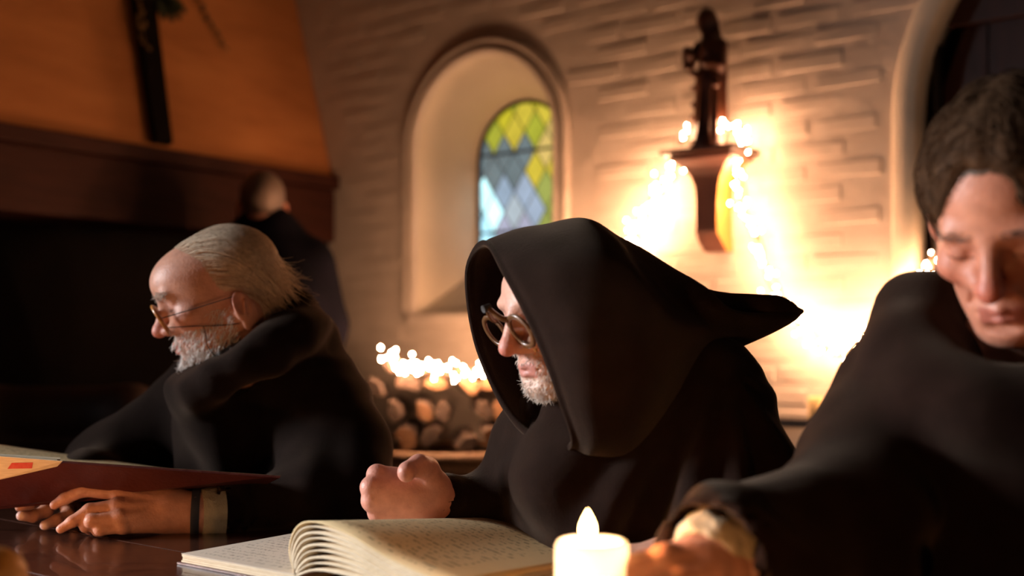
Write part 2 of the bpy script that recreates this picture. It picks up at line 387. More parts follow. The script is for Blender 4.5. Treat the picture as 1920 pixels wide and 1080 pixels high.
# door in the arch
dr = empty('door_1', W(DO['ac'], WB+.13, 0)); tag(dr, kind='structure', label='dark red-brown plank door in arched recess')
for k in range(8):
    a0 = DO['ac']-.62+k*.155; am = max(abs(a0-DO['ac']), abs(a0+.155-DO['ac']))
    t = [min(.62, abs(q-DO['ac'])) for q in (a0, a0+.155)]
    h = [DO['zs']+math.sqrt(max(0, .62**2-q*q)) for q in t]
    V = [W(a0+.003, WB+.10, 0.01), W(a0+.152, WB+.10, 0.01), W(a0+.152, WB+.10, h[1]), W(a0+.003, WB+.10, h[0]), W(a0+.003, WB+.14, 0.01), W(a0+.152, WB+.14, 0.01), W(a0+.152, WB+.14, h[1]), W(a0+.003, WB+.14, h[0])]
    fix_normals(mk('door_plank', V, [(0, 1, 2, 3), (4, 7, 6, 5), (0, 4, 5, 1), (1, 5, 6, 2), (2, 6, 7, 3), (3, 7, 4, 0)], M['door'], dr))
MB().boxw(DO['ac']-.7, DO['ac']+.7, WB+.142, WB+.16, 0, 2.6).build('door_backing', M['soot'], dr)  # dark slab added behind the planks to stop sky light leaking past
for z in (.45, 1.05, 1.95): MB().boxw(DO['ac']-.57, DO['ac']+.57 if z < 1.9 else DO['ac']+.5, WB+.07, WB+.10, z, z+.10).build('door_ledge', M['door'], dr, bevel=.006)
m = MB(); m.boxw(DO['ac']-.60, DO['ac']-.585, WB+.05, WB+.10, .1, 2.0); m.build('iron_edge_strap', M['iron'], dr, bevel=.003)

# ================================================================== chimney
ch = empty('chimney_breast', W(-3.6, 2.0, 0)); tag(ch, kind='structure', label='tapering ochre plaster chimney hood over fireplace')
hb0, hb1 = -.2, WB-.002
def ha(z): return -3.276-(z-1.728)*.29
V = [W(ha(1.728), hb0, 1.728), W(ha(1.728), hb1, 1.728), W(ha(2.9), hb1, 2.9), W(ha(2.9), hb0, 2.9), W(-4.0, hb0, 1.728), W(-4.0, hb1, 1.728), W(-4.0, hb1, 2.9), W(-4.0, hb0, 2.9)]
fix_normals(mk('hood', V, [(0, 1, 2, 3), (4, 7, 6, 5), (0, 4, 5, 1), (1, 5, 6, 2), (2, 6, 7, 3), (3, 7, 4, 0)], M['ochre'], ch))
m = MB(); m.boxw(-3.55, -3.262, -.3, WB-.003, 1.466, 1.675); bo = m.build('mantel_beam', M['beam'], ch, bevel=.008)
m = MB(); m.boxw(-3.60, -3.235, -.32, WB-.003, 1.676, 1.728); m.build('mantel_ledge', M['beam'], ch, bevel=.006)
m = MB(); m.boxw(-4.0, -3.97, -.2, WB-.003, 0, 1.727); m.build('fireback', M['soot'], ch)
m = MB(); m.boxw(-4.0, -3.32, -.3, -.2, 0, 1.46); m.build('fireplace_cheek', M['soot'], ch)
m = MB(); m.boxw(-3.97, -3.30, WB-.012, WB-.003, 0, 1.727); m.build('sooty_side', M['soot'], ch)
m = MB(); m.boxw(-4.0, -3.1, -.3, WB-.003, 0.0, .12); m.build('hearth', M['soot'], ch)
# ================================================================== distance-field sculpting
class Field:
    def __init__(s, lo, hi, h):
        s.lo = np.array(lo, float); s.h = h; s.n = np.ceil((np.array(hi)-s.lo)/h).astype(int)+1
        s.D = np.full(tuple(s.n), .25, np.float32)
        s.ax = [(s.lo[i]+h*np.arange(s.n[i])).astype(np.float32) for i in range(3)]
    def put(s, fn, lo, hi, k, mode):
        pad = k+3*s.h
        i0 = np.clip(np.floor((np.array(lo)-pad-s.lo)/s.h).astype(int), 0, s.n); i1 = np.clip(np.ceil((np.array(hi)+pad-s.lo)/s.h).astype(int)+1, 0, s.n)
        if (i1 <= i0).any(): return s
        sl = tuple(slice(a, b) for a, b in zip(i0, i1))
        X = s.ax[0][sl[0]][:, None, None]; Y = s.ax[1][sl[1]][None, :, None]; Z = s.ax[2][sl[2]][None, None, :]
        d = fn(X, Y, Z).astype(np.float32); a = s.D[sl]
        if mode == 's': a, d = -a, d
        hh = np.maximum(k-np.abs(a-d), 0)/k if k > 0 else 0
        r = np.minimum(a, d)-hh*hh*k*.25
        s.D[sl] = -r if mode == 's' else r
        return s
    def ball(s, c, r, k=.01, mode='u'): return s.ell(c, (r, r, r), None, k, mode)
    def ell(s, c, rad, R=None, k=.01, mode='u'):
        c = np.array(c, float); rad = np.array(rad, float); m = rad.max()
        def fn(X, Y, Z):
            p = (X-c[0], Y-c[1], Z-c[2])
            if R is not None: p = tuple(R[0][i]*p[0]+R[1][i]*p[1]+R[2][i]*p[2] for i in range(3))
            k0 = np.sqrt((p[0]/rad[0])**2+(p[1]/rad[1])**2+(p[2]/rad[2])**2)
            k1 = np.sqrt((p[0]/rad[0]**2)**2+(p[1]/rad[1]**2)**2+(p[2]/rad[2]**2)**2)+1e-6
            return k0*(k0-1)/k1
        return s.put(fn, c-m, c+m, k, mode)
    def cone(s, a, b, ra, rb, k=.01, mode='u'):
        a = np.array(a, float); b = np.array(b, float); v = b-a; L = (v*v).sum()+1e-9; m = max(ra, rb)
        def fn(X, Y, Z):
            t = np.clip(((X-a[0])*v[0]+(Y-a[1])*v[1]+(Z-a[2])*v[2])/L, 0, 1)
            return np.sqrt((X-a[0]-t*v[0])**2+(Y-a[1]-t*v[1])**2+(Z-a[2]-t*v[2])**2)-(ra+(rb-ra)*t)
        return s.put(fn, np.minimum(a, b)-m, np.maximum(a, b)+m, k, mode)
    def chain(s, P, r, k=.008, mode='u'):
        for i in range(len(P)-1): s.cone(P[i], P[i+1], r[i], r[i+1], k, mode)
        return s
    def mesh(s):
        D = s.D; ins = D < 0; n = s.n
        c8 = [(i, j, k) for i in (0, 1) for j in (0, 1) for k in (0, 1)]
        cnt = sum(ins[i:n[0]-1+i, j:n[1]-1+j, k:n[2]-1+k].astype(np.int8) for i, j, k in c8)
        act = (cnt > 0) & (cnt < 8); idx = np.argwhere(act)
        vid = np.full(act.shape, -1, np.int32); vid[act] = np.arange(len(idx))
        pos = np.zeros((len(idx), 3)); num = np.zeros(len(idx))
        val = {c: D[idx[:, 0]+c[0], idx[:, 1]+c[1], idx[:, 2]+c[2]] for c in c8}
        for c in c8:
            for ax in range(3):
                if c[ax]: continue
                e = list(c); e[ax] = 1; e = tuple(e); da, db = val[c], val[e]; mk_ = (da < 0) != (db < 0)
                t = np.where(mk_, da/np.where(mk_, da-db, 1), 0)
                q = np.array(c, float)[None]+np.zeros((len(idx), 3)); q[:, ax] = t
                pos += q*mk_[:, None]; num += mk_
        V = s.lo+(idx+pos/num[:, None])*s.h; F = []
        for ax in range(3):
            b, c = (ax+1) % 3, (ax+2) % 3
            A = np.take(ins, range(0, n[ax]-1), ax); B = np.take(ins, range(1, n[ax]), ax)
            E = np.argwhere(A != B); ok = (E[:, b] > 0) & (E[:, c] > 0) & (E[:, b] < n[b]-1) & (E[:, c] < n[c]-1); E = E[ok]
            flip = A[E[:, 0], E[:, 1], E[:, 2]]
            q = []
            for db, dc in ((1, 1), (0, 1), (0, 0), (1, 0)):
                I = E.copy(); I[:, b] -= db; I[:, c] -= dc; q.append(vid[I[:, 0], I[:, 1], I[:, 2]])
            Q = np.stack(q, 1); Q[~flip] = Q[~flip][:, ::-1]; F.append(Q)
        return V, np.concatenate(F)

def vnormals(V, F):
    N = np.zeros_like(V); fn = np.cross(V[F[:, 2]]-V[F[:, 0]], V[F[:, 3]]-V[F[:, 1]])
    for i in range(4): np.add.at(N, F[:, i], fn)
    return N/(np.linalg.norm(N, axis=1, keepdims=True)+1e-9)

# ================================================================== table and bench
tb = empty('refectory_table', W(-.9, .7, 0)); tag(tb, 'long dark polished wooden table under the open books', 'table')
TA0, TA1 = -2.35, .75
for k in range(6):
    b0 = -.04+k*.207
    MB().boxw(TA0, TA1, b0, b0+.2055, TABLE-.045, TABLE).build('table_plank', M['table'], tb, bevel=.0015, seg=1)
for a in (TA0+.12, TA1-.12):
    for b in (.08, 1.08): MB().boxw(a-.045, a+.045, b-.045, b+.045, 0, TABLE-.045).build('table_leg', M['table'], tb, bevel=.004)
m = MB(); m.boxw(TA0+.1, TA1-.1, 1.06, 1.10, TABLE-.083, TABLE-.046); m.boxw(TA0+.1, TA1-.1, .06, .10, TABLE-.083, TABLE-.046); m.build('table_apron', M['table'], tb)
bn = empty('bench', W(-.9, 1.5, 0)); tag(bn, 'long wooden bench that the robed readers sit on behind the table', 'bench')
MB().boxw(-2.2, .35, 1.33, 1.66, .42, .46).build('bench_seat', M['bench'], bn, bevel=.004)
for a in (-2.0, -.9, .2): MB().boxw(a-.03, a+.03, 1.36, 1.63, 0, .42).build('bench_leg', M['bench'], bn)

# ================================================================== the open book with curling pages
L0 = S(340, 1058, .30*FPX/418)              # its left corner, on the table top
def BK(s, t, h): return np.array([L0[0], L0[1], TABLE])+s*E1+t*E2+h*EZ
SPN, BL = .222, .315
bk = empty('open_manuscript_book', BK(SPN, BL/2, 0)); tag(bk, 'open handwritten book with thick arching pages lying behind the lit candle', 'book')
def slabk(name, s0, s1, t0, t1, h0, h1, mat, uvm=False, bevel=.001):
    V = [BK(s, t, h) for h in (h0, h1) for t in (t0, t1) for s in (s0, s1)]
    F = [(0, 2, 3, 1), (4, 5, 7, 6), (0, 1, 5, 4), (2, 6, 7, 3), (0, 4, 6, 2), (1, 3, 7, 5)]
    return fix_normals(mk(name, V, F, mat, bk, uv=[(0, 0), (1, 0), (0, 1), (1, 1)]*2 if uvm else None))
slabk('back_cover', -.004, .470, -.004, BL+.004, .0005, .003, M['cover'])
for k in range(4): slabk('page_section', .0012*(k % 2), SPN, .001*(k % 3), BL, .0032+.0026*k, .0055+.0026*k, M['paper'])
slabk('left_page', 0.0, SPN, 0, BL, .0138, .0146, M['page2'], True)
def sheet(name, prof, t0, t1, th, mat, nt_=9, drop=0., uvflip=False):
    """a page swept along the spine; prof: (s, h) points across it"""
    pr = smoothpath([(s, h, 0) for s, h in prof], 34); V = []; UV = []; ns = len(pr)
    for side in (0, 1):
        for i in range(nt_):
            t = t0+(t1-t0)*i/(nt_-1); fr = i/(nt_-1)
            for j, p in enumerate(pr):
                q = pr[min(j+1, ns-1)]-pr[max(j-1, 0)]; q = q/np.linalg.norm(q); nrm = np.array([-q[1], q[0]])
                hgt = p[1]*(1-drop*fr); s_ = p[0]+.012*fr
                V.append(BK(s_-side*th*nrm[0], t, max(.002, hgt-side*th*nrm[1]))); UV.append((j/(ns-1), 1-fr))
    F = []
    o1 = nt_*ns
    for i in range(nt_-1):
        for j in range(ns-1):
            F.append((i*ns+j, i*ns+j+1, (i+1)*ns+j+1, (i+1)*ns+j)); F.append((o1+i*ns+j, o1+(i+1)*ns+j, o1+(i+1)*ns+j+1, o1+i*ns+j+1))
    for i in range(nt_-1):
        for j in (0, ns-1): F.append((i*ns+j, (i+1)*ns+j, o1+(i+1)*ns+j, o1+i*ns+j))
    for i in (0, nt_-1):
        for j in range(ns-1): F.append((i*ns+j, i*ns+j+1, o1+i*ns+j+1, o1+i*ns+j))
    o = mk(name, V, F, mat, bk, uv=UV); fix_normals(o)
    for p in o.data.polygons: p.use_smooth = True
    return o
NS = 9
for k in range(NS):
    q = k/(NS-1); top = .083-.056*q**1.1; lf = .008+.030*q; e = .255-.006*q
    prof = [(SPN, .012+.002*(1-q)), (SPN-.016+lf*.8, .012+.45*(top-.012)), (SPN-.004+lf, .012+.86*(top-.012)), (SPN+.028+lf, top), (SPN+.09+lf*.6, top*.90), (SPN+.16, max(.006, top*.64-.003*q)), (SPN+e, max(.004, top*.40-.008*q))]
    sheet('right_page' if k == 0 else 'loose_page', prof, 0, BL, .0022 if k == 0 else .0030-.0012*(k % 2), M['page'] if k == 0 else M['paper'], drop=.42-.1*q)

# ================================================================== candles
def wax(name, c, e):
    m, nt, b = nodes(name); b.inputs['Base Color'].default_value = (*c, 1); b.inputs['Roughness'].default_value = .35
    tr = nd(nt, 'ShaderNodeBsdfTranslucent'); tr.inputs[0].default_value = (*e, 1); mx = nd(nt, 'ShaderNodeMixShader'); mx.inputs[0].default_value = .75
    nt.links.new(b.outputs[0], mx.inputs[1]); nt.links.new(tr.outputs[0], mx.inputs[2]); nt.links.new(mx.outputs[0], nt.nodes['Material Output'].inputs[0]); return m
M['wax'] = wax('ivory_wax', (.88, .82, .70), (1, .92, .78)); M['wax2'] = simple('amber_wax', (.42, .19, .035), (.50, .24, .05), .45, 20)
M['wax3'] = simple('cream_wax', (.75, .55, .25), None, .5)
CY = 1.05; cc = np.array([(1110-960)/FPX*CY, CY, TABLE]); CR = .0345; CH = CZ-(1012-HOR)/FPX*CY-TABLE
cd = empty('pillar_candle', cc); tag(cd, 'lit ivory pillar candle in front of the open handwritten book', 'candle')
m = MB(); m.lathe(cc, [(CR-.002, 0), (CR, .003), (CR, CH-.006), (CR-.002, CH-.0015), (CR-.0045, CH), (CR-.0065, CH-.002), (CR-.008, CH-.010), (CR-.009, .03), (.001, .028)], 48)
m.build('wax_body', M['wax'], cd, smooth=True)
m = MB(); fx = cc+np.array([-.004, 0, 0]); m.tube([fx+EZ*(.028), fx+EZ*(CH+.001), fx+EZ*(CH+.006)+np.array([.0015, 0, 0])], .0011, 6); m.build('wick', M['iron'], cd)
m = MB(); m.lathe(fx+EZ*(CH-.001), [(.0005, 0), (.0055, .004), (.0078, .009), (.0072, .015), (.0045, .0215), (.0018, .0265), (.0002, .0295)], 20)
M['flame'] = emit('candle_flame', (1.0, .62, .22), 40)
m.build('flame', M['flame'], cd, smooth=True)
def point(name, loc, power, colr, rad, parent=None):
    d = bpy.data.lights.new(name, 'POINT'); d.energy = power; d.color = colr; d.shadow_soft_size = rad
    o = bpy.data.objects.new(name, d); col.objects.link(o)
    if parent is not None: o.parent = parent; o.location = np.array(loc)-origin_of(parent)
    else: o.location = loc
    return o
point('flame_light', fx+EZ*(CH+.012), 9.0, (1.0, .42, .14), .009, cd)
point('wax_glow', cc+EZ*(CH-.030), 9.0, (1.0, .76, .50), .012, cd)
# two tea lights added out of view for warm light on hands and faces
for tx, ty, tw in ((-.79, 1.46, 5.0), (.16, .72, 4.0)):
    tc_ = np.array([tx, ty, TABLE]); tl = empty('added_tea_light', tc_); tag(tl, 'small added tea light on the table out of view', 'candle', 'added tea lights out of view')
    m = MB(); m.lathe(tc_, [(.018, 0), (.019, .001), (.019, .016), (.0182, .016), (.0178, .012), (.001, .012)], 24); m.build('tin_cup', M['lead'], tl, smooth=True)
    m = MB(); m.lathe(tc_+EZ*.019, [(.0005, 0), (.0045, .004), (.0055, .009), (.0035, .016), (.0003, .023)], 14); m.build('flame', M['flame'], tl, smooth=True)
    point('added_tea_light_glow', tc_+EZ*.030, tw, (1.0, .42, .14), .008, tl)
# amber candle at the near left edge
q = S(-18, 1075, 1.02); m = MB(); hq = q[2]-TABLE
m.lathe((q[0], q[1], TABLE), [(.030, 0), (.033, .004), (.033, hq-.012), (.031, hq+.004), (.026, hq+.014), (.016, hq+.021), (.004, hq+.024)], 36)
o = m.build('wax_candle', M['wax2'], smooth=True); tag(o, 'unlit amber candle with a domed top near the oxblood book', 'candle')

# ================================================================== shelf on the right with a stub of candle
a0, z0 = WL(1440, 787, WB-.05); a1, _ = WL(1660, 787, WB-.05)
o = MB().boxw(a0-.5, a1, WB-.12, WB-.02, z0-.014, z0+.010).build('wall_shelf', M['iron'], bevel=.002); tag(o, 'thin black shelf on the whitewashed wall below the lights', 'shelf')
a0, zz = WL(1530, 760, WB-.07); m = MB(); p = W(a0, WB-.07, z0+.010); m.lathe(p, [(.022, 0), (.023, .004), (.023, .060), (.019, .064), (.002, .062)], 24); o = m.build('candle_stub', M['wax3'], smooth=True); tag(o, 'small cream candle standing on the thin black shelf', 'candle')

# ================================================================== corbel and statue
AC, ZC = -1.562, 1.650
cb = empty('wall_corbel', W(AC, WB, 1.34)); tag(cb, 'reddish wooden wall bracket carrying the carved statue', 'bracket')
MB().boxw(AC-.125, AC+.125, WB-.175, WB-.004, ZC-.016, ZC).build('top_slab', M['statue'], cb, bevel=.004)
MB().boxw(AC-.105, AC+.105, WB-.155, WB-.004, ZC-.034, ZC-.0165).build('moulding', M['corbel'], cb, bevel=.005)
prof = [(1.345, .036, .045), (1.352, .038, .055), (1.375, .038, .085), (1.395, .036, .105), (1.405, .036, .110), (1.45, .035, .108), (1.50, .036, .107), (1.54, .040, .108), (1.57, .050, .113), (1.595, .068, .124), (1.61, .086, .137), (1.6155, .092, .142)]
m = MB(); m.rings([[W(AC-x, WB-y, z), W(AC+x, WB-y, z), W(AC+x, WB-.004, z), W(AC-x, WB-.004, z)] for z, x, y in prof]); o = m.build('bracket', M['corbel'], cb, bevel=0); o.data.materials.append(M['corbel_lit'])
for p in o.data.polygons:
    if abs(p.normal.dot(Vector(E1))) > .6: p.material_index = 1  # bracket sides take the brighter orange that stands in for light on them
sb = W(AC, WB-.095, ZC)
def ST(x, y, z): return sb+x*E1-y*E2+z*EZ       # x along wall, y towards the room
f = Field(sb-np.array([.11, .11, .0]), sb+np.array([.11, .11, .46]), .0035)
f.cone(ST(0, 0, .014), ST(0, 0, .020), .052, .050, .004)
f.cone(ST(-.004, 0, .04), ST(.004, .0, .20), .046, .040, .02).cone(ST(.004, 0, .20), ST(.010, 0, .31), .038, .034, .02)
f.cone(ST(.010, -.002, .30), ST(.002, 0, .335), .036, .020, .015).cone(ST(-.002, 0, .335), ST(-.008, .002, .365), .015, .016, .008)
f.ell(ST(-.012, .004, .393), (.023, .026, .034), None, .008)
f.ell(ST(-.006, -.008, .398), (.027, .028, .036), None, .008).cone(ST(.008, -.016, .385), ST(.020, -.016, .32), .018, .020, .012)
f.chain([ST(-.030, .004, .318), ST(-.052, .020, .262), ST(-.035, .046, .285)], [.016, .015, .012], .010).ball(ST(-.050, .040, .300), .014, .008).cone(ST(-.055, .04, .29), ST(-.055, .04, .25), .012, .009, .006)
f.chain([ST(.042, .0, .315), ST(.050, .018, .25), ST(.010, .045, .255)], [.018, .017, .012], .010)
for x, y, r in ((-.03, .03, .008), (-.008, .044, .009), (.018, .04, .008), (.038, .024, .008), (-.044, .008, .007)): f.cone(ST(x, y, .03), ST(x*.8+.008, y*.85, .22), r, r*.7, .006)
f.cone(ST(.044, -.01, .05), ST(.045, -.006, .30), .014, .014, .012).cone(ST(-.04, .03, .235), ST(.04, .03, .19), .009, .009, .008)
for x, z in ((-.045, .19), (-.043, .14), (-.046, .10)): f.ball(ST(x, .015, z), .009, .006)
V, F = f.mesh(); o = mk('carved_statue', V, F, M['statue'], smooth=True); tag(o, 'dark carved wooden figure of a robed saint standing on wall bracket', 'statue')

# ================================================================== fairy lights
M['bulb'] = emit('fairy_bulb', (1.0, .50, .26), 400); M['bulb2'] = emit('basket_bulb', (1.0, .50, .26), 800)
bb = bmesh.new(); bmesh.ops.create_icosphere(bb, subdivisions=1, radius=.0036)
for v in bb.verts: v.co.z *= 1.5
bulb_me = bpy.data.meshes.new('bulb'); bb.to_mesh(bulb_me); bb.free(); bulb_me.materials.append(M['bulb'])
rl = random.Random(21)
bulb_me2 = bulb_me.copy(); bulb_me2.materials[0] = M['bulb2']
def light_string(name, paths, label, bulb_me=bulb_me):
    root = empty(name, paths[0][0][0]); tag(root, label, 'string lights', 'strings of warm fairy lights'); m = MB(); org = origin_of(root)
    for P, nbulb, spread, bj in paths:
        pts = smoothpath(P, 60)
        for strand in range(3):
            ph = rl.uniform(0, 6); m.tube([p+E1*.4*spread*math.sin(i*.7+ph)+EZ*.4*spread*math.cos(i*.55+ph*2) for i, p in enumerate(pts)], .0032, 5)
        for i in range(nbulb):
            t = (i+rl.uniform(.0, .9))/nbulb*(len(pts)-1.01); k = int(t); p = pts[k]+(pts[k+1]-pts[k])*(t-k)
            p = p+E1*rl.gauss(0, spread*.55)+EZ*rl.gauss(0, spread*.55)-E2*rl.uniform(0, bj)
            o = bpy.data.objects.new('bulb', bulb_me); col.objects.link(o); o.parent = root; o.location = p-org
            o.rotation_euler = (rl.uniform(-1.2, 1.2), rl.uniform(-1.2, 1.2), 0)
    m.build('wire', M['wire'], root)
    return root
def wp(px, py, off=.06): a, z = WL(px, py, WB-off); return W(a, WB-off, z)
light_string('string_lights', [
    ([wp(1290, 240, .11), wp(1276, 268, .12)], 5, .010, .01),
    ([wp(1280, 305, .05), wp(1240, 355), wp(1208, 400), wp(1188, 445), wp(1150, 510)], 58, .034, .03),
    ([wp(1352, 235, .10), wp(1385, 240, .07), wp(1400, 262, .05)], 20, .020, .02),
    ([wp(1398, 262, .04), wp(1388, 320), wp(1398, 390), wp(1420, 455), wp(1450, 530), wp(1492, 596), wp(1540, 645), wp(1590, 660), wp(1632, 632), wp(1672, 575), wp(1704, 540)], 118, .026, .03),
    ([wp(1700, 540), wp(1738, 520), wp(1750, 478)], 16, .024, .02)],
    'swag of warm fairy lights hung on the wall around the statue bracket')

# ================================================================== basket of logs, standing close to the wall
BY = 3.72; BK_ = BY/3.3
ba = np.array([(850-960)/FPX*BY, BY, 0])
bs = empty('log_basket', ba); tag(bs, 'tall round wicker basket filled with split firewood', 'basket')
m = MB(); H = CZ-(842-HOR)/FPX*BY
nr, nk = 24, 44
for i in range(nr):
    zz = .012+(H-.03)*i/(nr-1); rad = .20+.05*(i/(nr-1)); P = []
    for k in range(nk+1):
        th = 2*math.pi*k/nk; P.append(ba+np.array([(rad+.006*(1 if (k+i) % 2 else -1))*math.cos(th), (rad+.006*(1 if (k+i) % 2 else -1))*math.sin(th), zz]))
    m.tube(P, .015, 6, cap=False)
m.build('wicker_weave', M['wicker'], bs, smooth=True)
m = MB(); m.tube([ba+np.array([.256*math.cos(t), .256*math.sin(t), H-.008]) for t in np.linspace(0, 2*math.pi, 49)], .019, 8, cap=False); m.build('basket_rim', M['wicker'], bs, smooth=True)
m = MB(); m.lathe(ba, [(.19, .004), (.19, .014)], 24); m.build('basket_base', M['wicker'], bs)
rg = random.Random(9)
def log(c, d, L, r, lab):
    c = np.array(c); d = np.array(d, float); d /= np.linalg.norm(d); x = np.cross(d, [0.2, .1, 1]); x /= np.linalg.norm(x); y = np.cross(d, x)
    n = 9; a0 = rg.uniform(0, 6); span = rg.uniform(1.2, 2.2)
    shp = [(r*rg.uniform(.9, 1.05)*math.cos(a0+span*2*(k/(n-2)-.5)), r*rg.uniform(.9, 1.05)*math.sin(a0+span*2*(k/(n-2)-.5))) for k in range(n-1)]+[(-r*.25*math.cos(a0), -r*.25*math.sin(a0))]
    R = [[c+d*t+q[0]*s*x+q[1]*s*y for q in shp] for t, s in ((-L/2, .96), (-L/2+.008, 1), (0, 1.04), (L/2-.008, 1), (L/2, .96))]
    m = MB(); m.rings(R); o = m.build('firewood_log', M['bark']); o.data.materials.append(M['logcut'])
    for p in o.data.polygons:
        if len(p.vertices) > 4 and rg.random() < .55:
            p.material_index = 1
            if p.normal.y < -.7: lab = lab.replace('split firewood log', 'firewood log with a pale cut end')
    o['label'] = lab; o['category'] = 'log'; o['group'] = 'firewood in the wicker basket'
DV = np.array([-.055, 1, 0])                 # the logs lie towards the viewer, packed like pipes
for r_i, (lz, xs, L) in enumerate(((.655, (-.12, -.04, .04, .12), .20), (.725, (-.16, -.08, 0, .08, .16), .19), (.797, (-.20, -.12, -.04, .04, .12, .20), .27), (.869, (-.16, -.08, 0, .08, .16), .27), (.941, (-.20, -.12, -.04, .04, .12), .26), (1.008, (-.165,), .25))):
    for lx in xs:
        rj = rg.uniform(.0325, .0375)*BK_
        log(ba+np.array([(lx-.012)*BK_, rg.uniform(-.03, .03), CZ-(CZ-lz)*BK_]), DV+np.array([rg.uniform(-.07, .07), 0, rg.uniform(-.05, .05)]), L*BK_*rg.uniform(.94, 1.05), rj, 'split firewood log heaped in the tall wicker basket' if r_i < 5 else 'single firewood log topping the heap in the wicker basket')
light_string('basket_lights', [
    ([S(px_, py_, y_*BK_) for px_, py_, y_ in ((722, 672, 3.22), (760, 684, 3.18), (800, 692, 3.14), (850, 696, 3.14), (905, 694, 3.16), (960, 686, 3.2))], 78, .028, .04)],
    'string of warm fairy lights heaped over the basket of firewood', bulb_me2)

# ================================================================== post, holly and sprigs on the chimney hood
A, B = HP(300, 272, .012), HP(255, -60, .012); C = HP(239, -140, .012)
ps = empty('wooden_post', A); tag(ps, 'dark slender wooden post hung upright on ochre chimney hood', 'post')
nh = .29*EZ+E1; nh = nh/np.linalg.norm(nh); sd = E2
m = MB(); m.rings([[p+s1*w_*sd+t1*nh for s1, t1 in ((-1, 0), (1, 0), (1, .03), (-1, .03))] for p, w_ in ((A, .034), (B, .046), (C, .050))]); m.build('post_body', M['post'], ps, bevel=.003)
def leafshape(c, d, nrm, L, wd, spiky):
    d = d/np.linalg.norm(d); s = np.cross(nrm, d); s /= np.linalg.norm(s); pts = []
    prof = [(0, .06), (.15, .5), (.22, .34), (.38, 1.0), (.47, .55), (.62, .92), (.72, .42), (.84, .5), (1, .0)] if spiky else [(0, .05), (.2, .7), (.45, 1), (.7, .7), (.88, .3), (1, 0)]
    Lf = [c+d*L*t+s*wd*w_+nrm*.004*w_ for t, w_ in prof]; Rt = [c+d*L*t-s*wd*w_+nrm*.004*w_ for t, w_ in prof[:-1]]; mid = [c+d*L*t for t, w_ in prof]
    V = Lf+Rt+mid; nL, nR = len(Lf), len(Rt); F = []
    for i in range(len(prof)-1): F.append((i, i+1, nL+nR+i+1, nL+nR+i)); F.append((nL+i, nL+nR+i, nL+nR+i+1, nL+i+1 if i+1 < nR else nL-1))
    return V, F
hs = empty('holly_sprig', HP(315, -6, .05)); tag(hs, 'dark holly sprig with pointed leaves hanging on chimney hood', 'sprig')
hv = -EZ
for k, ang in enumerate((-1.2, -.7, -.25, .2, .65, 1.1)):
    V, F = leafshape(HP(314, -8, .05+.006*k), hv*math.cos(ang)+E2*math.sin(ang), nh, .095, .030, True); mk('leaf', V, F, M['leaf'], hs)
for k, (px, py) in enumerate(((298, 2), (332, 0))):
    V, F = leafshape(HP(px, py, .06), hv+E2*(.3-k*.9), nh, .055, .022, True); mk('leaf', V, F, M['leaf'], hs)
m = MB(); m.tube([HP(313, -70, .05), HP(313, -20, .055)], .004, 6); m.build('stem', M['leaf'], hs)
iv = empty('ivy_trail', HP(372, -20, .03)); tag(iv, 'thin trailing stem with small withered leaves beside the holly', 'sprig')
ip = smoothpath([HP(362, -25, .02), HP(378, 10, .025), HP(392, 38, .02), HP(408, 62, .025), HP(423, 90, .02)], 14); m = MB(); m.tube(ip, .0022, 5); m.build('stem', M['leaf'], iv)
for k in range(2, 14):
    V, F = leafshape(ip[k], (hv*.6+E2*(.9 if k % 2 else -.9)), nh, .018+.008*(k % 3 == 0), .008, False); mk('leaf', V, F, M['leaf'] if k < 8 else M['sprig'], iv)
bf = empty('blossom_sprig', HP(262, -20, .05)); tag(bf, 'dried pale sprig of tiny buds tied along the dark post', 'sprig')
bp_ = smoothpath([HP(258, -20, .055), HP(262, 30, .055), HP(268, 60, .055), HP(275, 92, .055)], 10); m = MB(); m.tube(bp_, .002, 5); m.build('stem', M['sprig'], bf)
for k in range(26):
    c = bp_[k % 10]+E2*rl.uniform(-.022, .022)+EZ*rl.uniform(-.015, .015)+nh*rl.uniform(0, .012); bm = MB(); bm.lathe(c, [(.0005, -.007), (.005, -.003), (.006, .002), (.003, .007)], 7); bm.build('bud', M['sprig'], bf)

# ================================================================== leather armchair in the dark by the hearth
cp = S(120, 830, 3.0); cx = np.array([cp[0]-.1, cp[1], 0])
ac_ = empty('armchair', cx); tag(ac_, 'dark brown leather armchair in the shadow by the fireplace', 'armchair')
f = Field(cx+np.array([-.45, -.45, .05]), cx+np.array([.45, .45, 1.05]), .014)
f.cone(cx+np.array([-.22, .2, .5]), cx+np.array([-.22, .24, .84]), .10, .09, .05).cone(cx+np.array([.20, .2, .5]), cx+np.array([.20, .24, .84]), .10, .09, .05).cone(cx+np.array([-.2, .22, .66]), cx+np.array([.2, .22, .66]), .12, .12, .05).cone(cx+np.array([-.2, .24, .86]), cx+np.array([.2, .24, .86]), .08, .08, .05)
V, F = f.mesh(); mk('chair_back', V, F, M['leather'], ac_, smooth=True)
f = Field(cx+np.array([-.45, -.45, .05]), cx+np.array([.45, .45, 1.05]), .014); f.ell(cx+np.array([0, -.03, .42]), (.30, .32, .10), None, .03); V, F = f.mesh(); mk('seat', V, F, M['leather'], ac_, smooth=True)
